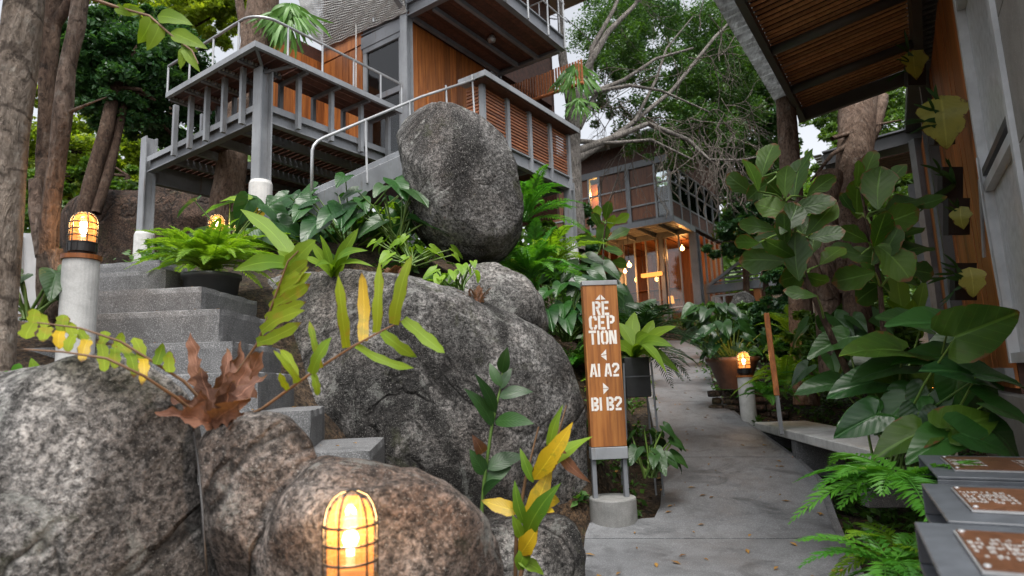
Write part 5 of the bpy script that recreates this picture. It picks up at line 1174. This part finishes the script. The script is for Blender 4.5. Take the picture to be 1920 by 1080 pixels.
# --- big-leaved philodendron on the right (leaf centre px, length px, angle)
t = thing('giant_philodendron', 'giant glossy heart-leaved philodendron filling the right foreground', 'plant', at(1700, 870, 3.6))
b0 = at(1700, 880, 3.7)
BIG = [(1738,602,125,170,3.5,.55,LF_HEART),(1842,612,120,25,3.2,.0,LF_FIG),(1652,652,130,172,3.6,.55,LF_HEART),(1750,668,120,175,3.55,.6,LF_HEART),(1800,695,110,165,3.3,.5,LF_HEART),(1870,705,95,-5,3.25,.6,LF_HEART),(1560,642,100,195,3.9,.6,LF_DEEP),(1605,722,95,190,3.75,.5,LF_DEEP),(1540,722,90,185,3.9,.6,LF_DEEP),
 (1790,735,95,-100,3.45,.2,LF_HEART),(1700,720,115,170,3.7,.5,LF_DEEP),(1612,792,85,205,3.5,.3,LF_HEART),(1620,780,90,190,3.6,.4,LF_HEART),(1820,790,100,20,3.2,.35,LF_FIG),(1845,825,100,-15,3.1,.5,LF_HEART),(1755,830,115,195,3.2,.5,LF_HEART),(1690,825,95,200,3.3,.5,LF_HEART),(1660,690,100,185,3.65,.6,LF_DEEP),(1890,770,100,-20,3.2,.6,LF_DEEP),
 (1680,770,90,220,3.6,.4,LF_DEEP),(1620,690,95,200,3.9,.5,LF_DEEP),(1735,770,90,250,3.55,.2,LF_DEEP),(1780,640,90,200,3.8,.5,LF_DEEP),(1890,830,90,-40,3.2,.5,LF_DEEP),(1700,600,100,160,4.0,.5,LF_DEEP),(1660,740,90,230,3.9,.3,LF_DEEP),(1840,750,80,-60,3.5,.4,LF_DEEP),(1720,800,80,260,3.5,.3,LF_DEEP)]
for (px, py, L, ang, d, up, m) in BIG:
    m = rng.choice((m, m, m, m, LF_FIG, LF_HEART)); L *= rng.uniform(.8, 1.05)
    leaf_by_spec(t, 'heart', m, px, py, d, L * 1.28, ang, .66, rng.uniform(-.25, .1), b0 + V((rng.uniform(-.15,.2), rng.uniform(-.1,.2), 0)), up, droop=.22)

# --- fiddle-leaf figs
def fig(label, stem, leaves, d):
    t = thing('fiddle_leaf_fig', label, 'plant', at(*stem[0], d)); MB().tube([at(*p, d) for p in stem], [.022 - .014 * i / (len(stem) - 1) for i in range(len(stem))], 8, False).build('stem', BARK_DARK, t, smooth=True)
    for (px, py, L, ang, m) in leaves:
        dd = d + rng.uniform(-.22, .22); a = math.radians(ang); bx_, by_ = px - math.cos(a) * L / 2, py + math.sin(a) * L / 2
        near = min(stem, key=lambda q: math.hypot(q[0] - bx_, q[1] - by_)); leaf_by_spec(t, 'fiddle', m, px, py, dd, L * rng.uniform(.8, 1.1), ang + rng.uniform(-12, 12), rng.uniform(.46, .66), rng.uniform(-.5, .5), at(*near, d), .15 + .3 * rng.random(), bow=-.04 + .1 * rng.random(), wave=.1, roll=rng.uniform(-.7, .7), smat=STALK)
    return t
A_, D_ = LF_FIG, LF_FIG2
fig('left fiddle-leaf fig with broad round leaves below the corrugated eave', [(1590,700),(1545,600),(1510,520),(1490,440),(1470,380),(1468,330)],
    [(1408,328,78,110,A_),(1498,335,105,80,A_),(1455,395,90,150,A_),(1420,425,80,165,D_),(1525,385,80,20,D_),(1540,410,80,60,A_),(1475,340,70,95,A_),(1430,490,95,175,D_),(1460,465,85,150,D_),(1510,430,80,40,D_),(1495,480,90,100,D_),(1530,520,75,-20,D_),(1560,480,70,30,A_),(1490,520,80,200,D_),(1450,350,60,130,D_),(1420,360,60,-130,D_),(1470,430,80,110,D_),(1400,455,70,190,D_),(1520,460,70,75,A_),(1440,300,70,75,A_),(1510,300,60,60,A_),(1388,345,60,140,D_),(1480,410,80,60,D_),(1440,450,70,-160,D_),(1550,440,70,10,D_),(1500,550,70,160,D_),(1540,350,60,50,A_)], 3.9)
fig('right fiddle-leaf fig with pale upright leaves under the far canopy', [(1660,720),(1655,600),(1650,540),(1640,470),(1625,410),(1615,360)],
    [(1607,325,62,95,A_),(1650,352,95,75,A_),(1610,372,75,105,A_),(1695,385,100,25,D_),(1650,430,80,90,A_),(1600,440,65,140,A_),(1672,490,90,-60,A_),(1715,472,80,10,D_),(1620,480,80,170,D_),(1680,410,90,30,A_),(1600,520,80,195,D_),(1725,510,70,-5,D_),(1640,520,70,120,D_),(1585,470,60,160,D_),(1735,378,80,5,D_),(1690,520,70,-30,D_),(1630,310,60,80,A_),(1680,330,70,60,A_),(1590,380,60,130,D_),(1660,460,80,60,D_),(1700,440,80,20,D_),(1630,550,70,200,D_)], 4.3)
fig('far fiddle-leaf fig left of the reception building', [(1128,560),(1130,500),(1132,450),(1135,420)],
    [(1118,415,44,120,A_),(1145,418,42,70,LF_LIME),(1100,450,44,170,A_),(1160,440,44,20,A_),(1128,440,48,95,A_),(1150,470,44,-20,A_),(1105,480,44,200,A_),(1135,490,40,-60,A_),(1120,400,36,100,LF_LIME),(1160,495,40,-10,A_),(1110,520,40,190,A_),(1150,515,40,10,A_),(1165,410,36,40,LF_LIME),(1140,395,40,85,A_),(1088,520,40,180,D_)], 8.6)

# --- staghorn ferns
def stag(label, px, py, d, L, n, down=True, shield=None, mount=True):
    c = at(px, py, d); t = thing('staghorn_fern', label, 'fern', c)
    if mount: MB().box(c + C_F * .06, (C_R, C_U, C_F), (.2, .34, .07)).build('mount_board', BLACK, t)
    if shield: 
        b = at(shield[0], shield[1], d - .06); kk = d / F_PX; blade(b + C_U * shield[2] * kk * .55, b - C_U * shield[2] * kk * .75 + C_R * shield[2] * kk * .15, shield[2] * kk * 1.0, toward_cam(b) + C_R * rng.uniform(-.4, .1), LF_SHIELD, t, 'shield_leaf', shape='ovate', wave=.13, bow=.12, nseg=12)
    for i in range(n):
        a = rng.uniform(-160, -20) if down else rng.uniform(110, 230); l = L * d / F_PX * rng.uniform(.6, 1.1); q = (C_R * math.cos(math.radians(a)) + C_U * math.sin(math.radians(a)) - C_F * rng.uniform(0, .5)).normalized()
        m_ = c + q * l * .5 - V((0, 0, .05 * l)); mb = MB(); nn = toward_cam(c) + V((rng.uniform(-.5,.5), 0, rng.uniform(-.2,.5)))
        blade_mb(c, m_, l * .09, nn, .1, 'lobe', 6, mb=mb)
        for s_ in rng.sample((-16, -4, 9, 20), 2):
            r_ = Matrix.Rotation(math.radians(s_ + rng.uniform(-6, 6)), 3, nn.normalized()); e1 = m_ + (r_ @ q) * l * rng.uniform(.35, .6) - V((0, 0, .16 * l)); blade_mb(m_ - q * l * .05, e1, l * .05, nn, .06, 'strap', 6, mb=mb)
        mb.build('antler_leaf', LF_STAG if mount is not True else LF_DEEP, t, smooth=True)
    return t
stag('bright staghorn fern hanging on the deck tree trunk', 545, 8, 8.3, 95, 60, mount=False)
stag('staghorn fern high on the grey branching tree', 1080, 120, 10.6, 70, 30, mount=False)
stag('small staghorn fern lower on the grey branching tree', 1085, 185, 10.5, 45, 22, mount=False)
stag('staghorn fern with pale shield leaf mounted high by the side window', 1722, 130, 6.6, 110, 3, False, (1712,118,46))
stag('staghorn fern with the largest yellow shield leaf beside the window', 1775, 235, 5.6, 110, 4, False, (1764,222,82))
stag('dark staghorn fern mounted below the largest shield leaf', 1790, 345, 5.8, 110, 5, False, None)
stag('brown withered staghorn fern beside the window stay', 1802, 405, 5.6, 70, 4, False, (1802,405,34))
stag('lowest staghorn fern on the side wall', 1815, 528, 5.6, 95, 4, False, (1818,525,44))

# --- overhanging leaf spray, upper left; small creeper on the ringed tree
t = thing('hanging_branch', 'backlit lime leaf spray hanging in the upper left', 'branch', at(240, 25, 2.6))
MB().tube([at(150,-10,2.6), at(215,12,2.6), at(280,30,2.6), at(320,65,2.6), at(360,95,2.58), at(372,120,2.55)], [.008,.007,.006,.005,.004,.002], 6, False).build('twig', STALK_B, t, smooth=True)
for p0, p1, w in (((285,32),(258,82),34),((300,45),(275,95),30),((295,30),(362,48),34),((320,60),(390,92),32),((345,85),(375,135),22),((350,88),(338,130),20),((240,18),(272,22),20),((215,12),(250,30),18),((340,80),(372,98),18),((230,14),(262,12),14)):
    a, b = at(*p0, 2.6), at(*p1, 2.6); blade(a, b, w * 2.6 / F_PX, toward_cam(a) + HZ * .2, LF_LIME, t, 'leaf', shape='ovate', bow=.05, wave=.06)
t = thing('creeper', 'small leafy creeper at the foot of the ringed tree', 'plant', at(40, 800, 2.5))
for i in range(26):
    px, py = rng.uniform(-5, 130), rng.uniform(690, 845); a = rng.uniform(0, 360); p0, p1, Lw = spec_ends(px, py, 2.45, rng.uniform(26, 44), a); blade(p0, p1, Lw * .5, toward_cam(p0) + HZ * .5, LF_FERN2 if rng.random() < .7 else LF_LIME, t, 'leaf', shape='ovate', bow=.06)
for k_ in range(4): MB().tube([at(20, 760 + 20*k_, 2.5), at(60 + 20*k_, 740 + 22*k_, 2.46), at(120, 700 + 40*k_, 2.45)], .003, 5, False).build('stem', STALK, t)

# --- ground cover (too many leaves to count)
cl = []
for i in range(5200):
    x, y = rng.uniform(-6.5, 7.5), rng.uniform(3.0, 19)
    q = near_path(x, y)
    if q and q[0] - .12 < x < q[1] + .1: continue
    if y < 5.4 and x < -.3: continue
    if y < 6.3 and x < .7 and rng.random() < .35: continue
    if noise.noise(V((x * .9, y * .9, 3))) < -.22 and y < 9: continue
    r = rng.uniform(.08, .24) * (1 if y < 8 else 1.5); cl.append((V((x, y, ground(x, y) + r * .4)), r))
props(leafcloud('ground_cover', cl, 15, .085, LF_GC, None, .6, .45), 'low leafy ground cover over the slope', None, None, 'stuff')

lt = MB()
for i in range(110):
    y = rng.uniform(3.2, 12) if i < 90 else rng.uniform(3.4, 6.5); q = near_path(0, y)
    if not q: continue
    e = rng.random() ** 2 * .5; x = lerp(q[0], q[1], e if rng.random() < .5 else 1 - e); z = q[2] + .024; a = rng.uniform(0, 6.28); l = rng.uniform(.012, .04)
    d_ = V((math.cos(a), math.sin(a), 0)); s_ = V((-d_.y, d_.x, 0)) * .4; c = V((x, y, z)); sl = V((0, 0, d_.y * .165 * l))
    lt.add([c - d_*l - sl, c - s_*l + V((0,0,.006)), c + d_*l + sl, c + s_*l + V((0,0,.006))], [(0,1,2,3)])
for i in range(120):
    (px_, py_), d0_, w_, (dx_, dy_) = STEPS[i % len(STEPS)]; p = at(px_, py_, d0_); r_ = V((dx_, dy_, 0)).normalized(); bk_ = V((-r_.y, r_.x, 0))
    c = p - r_ * rng.uniform(.05, w_ - .1) + bk_ * rng.uniform(.03, .3) + V((0, 0, .008)); a = rng.uniform(0, 6.28); l = rng.uniform(.008, .022); d_ = V((math.cos(a), math.sin(a), 0)); s_ = V((-d_.y, d_.x, 0)) * .4
    lt.add([c - d_*l, c - s_*l + V((0,0,.005)), c + d_*l, c + s_*l + V((0,0,.005))], [(0,1,2,3)])
for i in range(500):
    x, y = rng.uniform(.2, 4.5), rng.uniform(3.4, 9); q = near_path(x, y)
    if q and q[0] < x < q[1]: continue
    a = rng.uniform(0, 6.28); l = rng.uniform(.02, .05); d_ = V((math.cos(a), math.sin(a), rng.uniform(-.3,.3))); s_ = V((-d_.y, d_.x, 0)) * .45; c = V((x, y, ground(x, y) + .02)); lt.add([c - d_*l, c - s_*l, c + d_*l, c + s_*l], [(0,1,2,3)])
props(lt.build('leaf_litter', m_leaf('fallen_leaf', (.10, .045, .018), (.30, .17, .04), .1, .7, island=True)), 'small fallen brown leaves scattered on path and soil', None, None, 'stuff')

# ================================================================== TREES
def limb(mb, pts, seg=8, jit=.06):
    """pts: (px, py, d, width_px)"""
    P = []; Rr = []
    for i in range(len(pts) - 1):
        for k_ in range(4):
            u_ = k_ / 4; a, b = pts[i], pts[i+1]; P.append(at(lerp(a[0], b[0], u_), lerp(a[1], b[1], u_), lerp(a[2], b[2], u_))); Rr.append(lerp(a[3] * a[2], b[3] * b[2], u_) / F_PX / 2)
    e = pts[-1]; P.append(at(*e[:3])); Rr.append(e[3] * e[2] / F_PX / 2)
    mb.tube(P, Rr, seg, False, jit); return mb
def crown_clumps(ells, n):
    """ells: (px, py, rpx, rpy, d): clumps spread through those ellipsoids, thinner towards the middle."""
    out = []
    tot = sum(e[2] * e[3] * e[4] ** 2 for e in ells)
    for (px, py, rx, ry, d) in ells:
        k_ = d / F_PX; c = at(px, py, d); m = max(4, int(n * rx * ry * d * d / tot))
        for _ in range(m):
            v = V((rng.gauss(0,1), rng.gauss(0,1), rng.gauss(0,1))).normalized() * (rng.random() ** .4)
            out.append((c + C_R * v.x * rx * k_ + C_U * v.y * ry * k_ + C_F * v.z * rx * k_ * .6, rng.uniform(.10, .24) * (rx + ry) * .5 * k_))
    return out
def tree(label, trunk, limbs, ells, n, per, size, bark, leaf, name='tree', seg=10, aspect=.45, jit=.06):
    e = trunk[0]; base = at(*e[:3]); t = thing(name, label, 'tree', base)
    limb(MB(), trunk, seg + 4, jit).build('trunk', bark, t, smooth=True)
    for l in limbs: limb(MB(), l, seg, jit).build('limb', bark, t, smooth=True)
    if ells:
        leafcloud('crown', crown_clumps(ells, n), per, size, leaf, t, aspect=aspect)
    return t
def auto_limbs(top, ells, n):
    out = []
    for i in range(n):
        e = ells[i % len(ells)]; a = rng.uniform(0, 6.283); ex, ey = e[0] + math.cos(a) * e[2] * .7, e[1] + math.sin(a) * e[3] * .7
        out.append([(top[0], top[1], top[2], top[3]), (lerp(top[0], ex, .5) + rng.uniform(-12, 12), lerp(top[1], ey, .5) - 8, lerp(top[2], e[4], .5), top[3] * .55), (ex, ey, e[4], max(1.2, top[3] * .15))])
    return out
tree('pale ring-marked tree trunk at the far left edge', [(-4,830,2.75,54),(-2,700,2.75,48),(2,600,2.78,50),(8,480,2.8,54),(14,360,2.8,56),(20,240,2.8,62),(32,120,2.8,70),(46,0,2.8,68),(54,-160,2.8,66)], [], [], 0, 0, 0, BARK_PALE, None, seg=26, jit=.05)
tree('slender reddish fluted trunk behind the post lamp', [(95,610,3.35,38),(92,540,3.35,42),(90,470,3.3,34),(98,380,3.3,31),(108,290,3.3,30),(118,210,3.3,33),(126,130,3.3,30),(141,60,3.3,31),(154,-20,3.3,31),(165,-120,3.3,40)], [[(84,480,3.3,30),(70,400,3.35,26),(66,340,3.4,22)],[(100,470,3.28,30),(118,540,3.3,26),(112,600,3.3,30)],[(120,215,3.3,10),(165,195,3.3,4),(200,182,3.3,2)]], [], 0, 0, 0, BARK_RED, None, seg=18, jit=.16)
tree('dark dead stump trunk between the two left trees', [(78,400,3.6,18),(84,320,3.6,30),(88,200,3.6,30),(92,90,3.6,36),(96,-40,3.6,40)], [[(86,300,3.6,24),(76,340,3.5,22),(80,372,3.5,8)],[(92,60,3.6,26),(120,20,3.6,20),(150,-30,3.6,18)]], [], 0, 0, 0, BARK_DARK, None, seg=14, jit=.3)
ed = [(215,140,135,120,10.2),(320,170,105,140,11.0),(140,90,90,100,9.8),(265,60,110,60,10.6)]
tree('dense blue-green tree left of the deck with slanting twin trunks', [(155,410,9.6,30),(175,330,9.7,28),(200,240,9.8,26),(215,165,10,22)], [[(180,400,9.6,18),(205,320,9.8,18),(225,230,10,16),(240,160,10.2,12)],[(190,330,9.8,12),(205,260,9.9,12),(212,210,10,10)]] + auto_limbs((215,165,10,14), ed, 12), ed, 360, 140, .12, BARK_DARK, LF_BD)
er = [(1240,60,190,110,15.5),(1330,160,120,130,15),(1170,150,90,120,14.5),(1400,60,110,110,16),(1270,250,120,70,14.5)]
tw = [[(1078,300,11,20),(1130,270,11.2,12),(1180,235,11.6,10),(1260,170,12,8),(1340,70,12.6,6),(1400,10,13,3)], [(1080,285,11,18),(1140,262,11.2,14),(1215,232,11.5,10),(1290,262,11.6,8),(1330,300,11.5,6),(1390,300,11.5,4),(1440,290,11.5,2)],
      [(1078,180,11,18),(1110,110,11,14),(1140,60,11.2,12),(1190,10,11.5,8),(1220,-40,11.8,6)], [(1070,190,11,22),(1055,110,11,18),(1052,40,11,14),(1045,-40,11,12)], [(1085,240,11,14),(1120,170,11.2,10),(1170,150,11.4,8),(1230,110,11.7,6),(1300,90,12,4)],
      [(1082,210,11,14),(1105,165,11,12),(1110,90,11.1,10),(1150,20,11.3,8),(1170,-30,11.4,6)], [(1085,265,11,10),(1150,268,11.2,7),(1220,262,11.4,6),(1300,300,11.6,4)], [(1100,175,11,9),(1180,160,11.3,7),(1240,170,11.6,5),(1330,210,11.8,3)], [(1190,228,11.6,7),(1230,150,11.8,6),(1250,90,12,4),(1300,30,12.2,2)]]
gt_ = tree('grey branching tree with tangled bare twigs rising behind the slatted guard', [(1076,470,11,44),(1076,400,11,40),(1074,330,11,36),(1072,270,11,34),(1074,210,11,30),(1078,170,11,24)], tw, er, 560, 140, .08, BARK_GREY, LF_FINE, aspect=.5, jit=.08)
tm = MB()
def twig(mb, p, d, n, step, r, depth=0):
    pts = [p]; dv = V(d)
    for i in range(n):
        dv = (dv + V((rng.uniform(-.45,.45), rng.uniform(-.3,.3), rng.uniform(-.5,.35)))).normalized(); p = p + dv * step; pts.append(p)
        if depth < 2 and rng.random() < .32: twig(mb, p, dv + V((rng.uniform(-.8,.8), rng.uniform(-.4,.4), rng.uniform(-.8,.5))), max(3, n - i - 1), step * .85, r * .6, depth + 1)
    mb.tube(pts, [r * (1 - .7 * i / n) for i in range(n + 1)], 5, False)
for i in range(22):
    px = rng.uniform(1090, 1420); py = rng.uniform(-10, 230); twig(tm, at(px, py, rng.uniform(11, 12.5)), (rng.uniform(-.6, 1), 0, rng.uniform(-.4, .9)), 11, .15, .012)
for i in range(34):
    px, py = rng.uniform(1170, 1400), rng.uniform(195, 300); twig(tm, at(px, py, rng.uniform(11, 12.2)), (rng.uniform(-.3, 1), 0, rng.uniform(-1, .25)), 11, .12, .011)
tm.build('bare_twigs', TWIG, gt_, smooth=True)
ROPES = thing('hanging_vines', 'pale bare vines trailing down in front of the far building', 'vine', at(1270, 330, 12.6))
for i in range(16):
    px = rng.uniform(1240, 1385); p = at(px, rng.uniform(215, 270), 12.4); vm = MB(); pts = [p]
    for k_ in range(14): p = p + V((rng.uniform(-.09,.1), rng.uniform(-.06,.06), -rng.uniform(.08,.17))); pts.append(p)
    vm.tube(pts, .012, 5, False); vm.build('vine', TWIG, ROPES, smooth=True)
tree('brown tree growing up through the deck', [(418,480,8.4,72),(425,400,8.4,64),(432,330,8.4,58),(438,270,8.4,56),(455,190,8.4,56),(478,110,8.4,60),(490,40,8.4,62),(498,-60,8.4,58)], [[(468,130,8.4,20),(458,60,8.5,18),(448,0,8.6,16),(440,-40,8.6,14)]], [], 0, 0, 0, BARK_MID, None, seg=20, jit=.08)
tree('brown trunk rising between the two right canopies', [(1580,560,9,52),(1590,430,9.2,56),(1600,320,9.4,62),(1606,240,9.6,68),(1612,150,9.8,64),(1620,20,10,60)], [[(1606,300,9.5,30),(1640,240,9.6,26),(1655,180,9.7,22)],[(1605,260,9.5,12),(1560,290,9.3,8),(1520,340,9.2,4)],[(1560,260,9.3,10),(1640,235,9.5,6),(1690,225,9.6,3)]], [], 0, 0, 0, BARK_MID, None, seg=16, jit=.1)
ea = [(1560,120,140,120,17),(1450,90,90,110,16.5),(1640,300,80,110,15.5),(1530,280,60,70,14)]
tree('straight pale trunk right of the tangled twigs', [(1512,760,8.2,46),(1500,560,8.3,42),(1488,400,8.4,40),(1478,260,8.6,38),(1470,150,8.8,34),(1462,20,9,30)], auto_limbs((1466,60,9,16), [(1450,20,80,60,10)], 4), ea, 260, 100, .12, BARK_MID, LF_BM, seg=14)
tree('leaning mottled trunk behind the left fiddle-leaf fig', [(1560,720,6.0,40),(1552,600,6.1,42),(1545,480,6.3,40),(1548,380,6.5,44),(1558,330,6.6,46)], [[(1550,560,6.1,26),(1510,470,6.0,22),(1500,430,6.0,20)]], [], 0, 0, 0, BARK_MID, None, seg=14, jit=.18)
tree('knotted trunk between the two fiddle-leaf figs', [(1618,720,5.6,44),(1612,620,5.7,50),(1606,540,5.8,44),(1614,460,6,30),(1622,400,6.1,26)], [], [], 0, 0, 0, BARK_DARK, None, seg=14, jit=.3)
def bgtree(label, trunk, ells, n, per, size, leaf, bark=BARK_DARK, nl=7):
    tp = trunk[-1]; return tree(label, trunk, auto_limbs((tp[0], tp[1], tp[2], tp[3] * .7), ells, nl), ells, n, per, size, bark, leaf, seg=8)
bgtree('sunlit yellow-green tree behind the slanting twin trunks', [(120,420,15,16),(130,340,15,14),(140,280,15,10)], [(170,290,120,90,15),(70,260,90,110,14.5),(270,300,60,60,15.5)], 150, 110, .17, LF_BY)
bgtree('sunlit tree crown above the blue-green tree', [(330,420,18,16),(320,200,18,14),(310,80,18,10)], [(300,20,170,60,18),(430,25,80,70,18)], 150, 120, .2, LF_BY)
bgtree('mid green tree behind the deck corner', [(240,460,14,14),(235,380,14,12),(240,330,14,9)], [(200,350,90,50,14),(60,380,90,80,14)], 70, 110, .16, LF_BM)
bgtree('dark tree rising above the reception roof', [(1330,560,24,22),(1335,350,24,18),(1345,230,24,14)], [(1370,180,120,170,24),(1230,300,120,50,24),(1420,300,80,160,22),(1200,60,110,70,25)], 300, 110, .22, LF_BD)
bgtree('dark tree with tall bare trunks right of the reception building', [(1400,560,19,12),(1395,350,19,11),(1390,150,19,8)], [(1410,330,70,170,18),(1400,120,80,120,19),(1320,230,70,90,18)], 260, 130, .18, LF_FINE)
bgtree('shadowed tree beside the annex', [(1440,600,12.5,12),(1435,520,12.5,11),(1430,470,12.5,8)], [(1420,420,65,80,12.8),(1370,440,60,50,13.2),(1460,520,60,60,12)], 110, 110, .13, LF_BD)
bgtree('bright green tree seen under the far canopy', [(1680,640,17,14),(1675,540,17,12),(1670,470,17,9)], [(1680,480,75,130,17),(1620,560,90,80,16),(1700,330,70,80,18)], 200, 120, .17, LF_BM)
bgtree('light green tree glimpsed between the two canopies', [(1690,420,20,10),(1690,330,20,9),(1690,270,20,7)], [(1690,230,70,80,20),(1600,200,100,80,21)], 130, 110, .18, LF_BM)
bgtree('dark bushy tree left of the reception building', [(1100,600,15,12),(1098,540,15,11),(1095,480,15,8)], [(1090,470,40,90,15),(1070,560,60,60,14)], 70, 120, .14, LF_BD)
# shrubs
def shrub(label, px, py, d, rx, ry, n, per, size, leaf):
    base = at(px, py + ry, d); t = thing('shrub', label, 'shrub', base)
    for i in range(5): limb(MB(), [(px + rng.uniform(-.2,.2)*rx, py + ry, d, 4), (px + rng.uniform(-.6,.6)*rx, py, d + rng.uniform(-.2,.2), 2)], 5, 0).build('stem', STALK_B, t)
    leafcloud('foliage', crown_clumps([(px, py, rx, ry, d)], n), per, size, leaf, t)
shrub('leafy shrub between the sign and the house post', 1085, 610, 7.4, 50, 60, 40, 60, .09, LF_GC)
shrub('leafy shrub right of the standing rock', 1010, 470, 7.8, 45, 70, 40, 60, .09, LF_BM)
shrub('yellow-green shrub right of the wooden stake', 1530, 640, 7.6, 60, 60, 50, 60, .09, LF_BM)
shrub('dark shrub on the right slope below the annex', 1440, 620, 9.5, 70, 60, 60, 60, .10, LF_BD)
shrub('bright shrub under the far canopy post', 1660, 650, 8.4, 70, 70, 60, 60, .10, LF_BM)
shrub('green shrub beside the reception steps', 1335, 610, 12.5, 50, 45, 50, 60, .11, LF_GC)
shrub('dark shrub under the staircase treads', 690, 430, 7.0, 90, 50, 60, 60, .10, LF_BD)
shrub('shrub in the bed behind the black pot', 1150, 690, 6.4, 50, 60, 40, 70, .08, LF_GC)
shrub('shady undergrowth left of the reception doors', 1140, 590, 13, 60, 40, 50, 60, .12, LF_BD)
shrub('fine green shrub between the clay pot and the annex', 1400, 610, 10.8, 55, 40, 50, 70, .09, LF_GC)
shrub('bushy shrub at the far end of the path', 1345, 605, 13.5, 45, 35, 40, 70, .10, LF_BM)
shrub('leafy shrub in the shade beneath the fiddle-leaf stems', 1560, 640, 6.8, 60, 60, 50, 70, .07, LF_GC)
shrub('green shrub under the far end of the deck', 330, 470, 7.6, 60, 30, 40, 60, .07, LF_GC)
# far wooded hillside
cl = []
for i in range(900):
    x = rng.uniform(-46, 46); y = rng.uniform(30, 44); z = ter(x, y); cl.append((V((x, y, z + rng.uniform(.3, 8.5 if x < 2 else 7.0))), rng.uniform(.9, 1.9)))
props(leafcloud('distant_woodland', cl, 70, .5, LF_BM, None, aspect=.6), 'far wooded hillside behind the buildings', None, None, 'stuff')
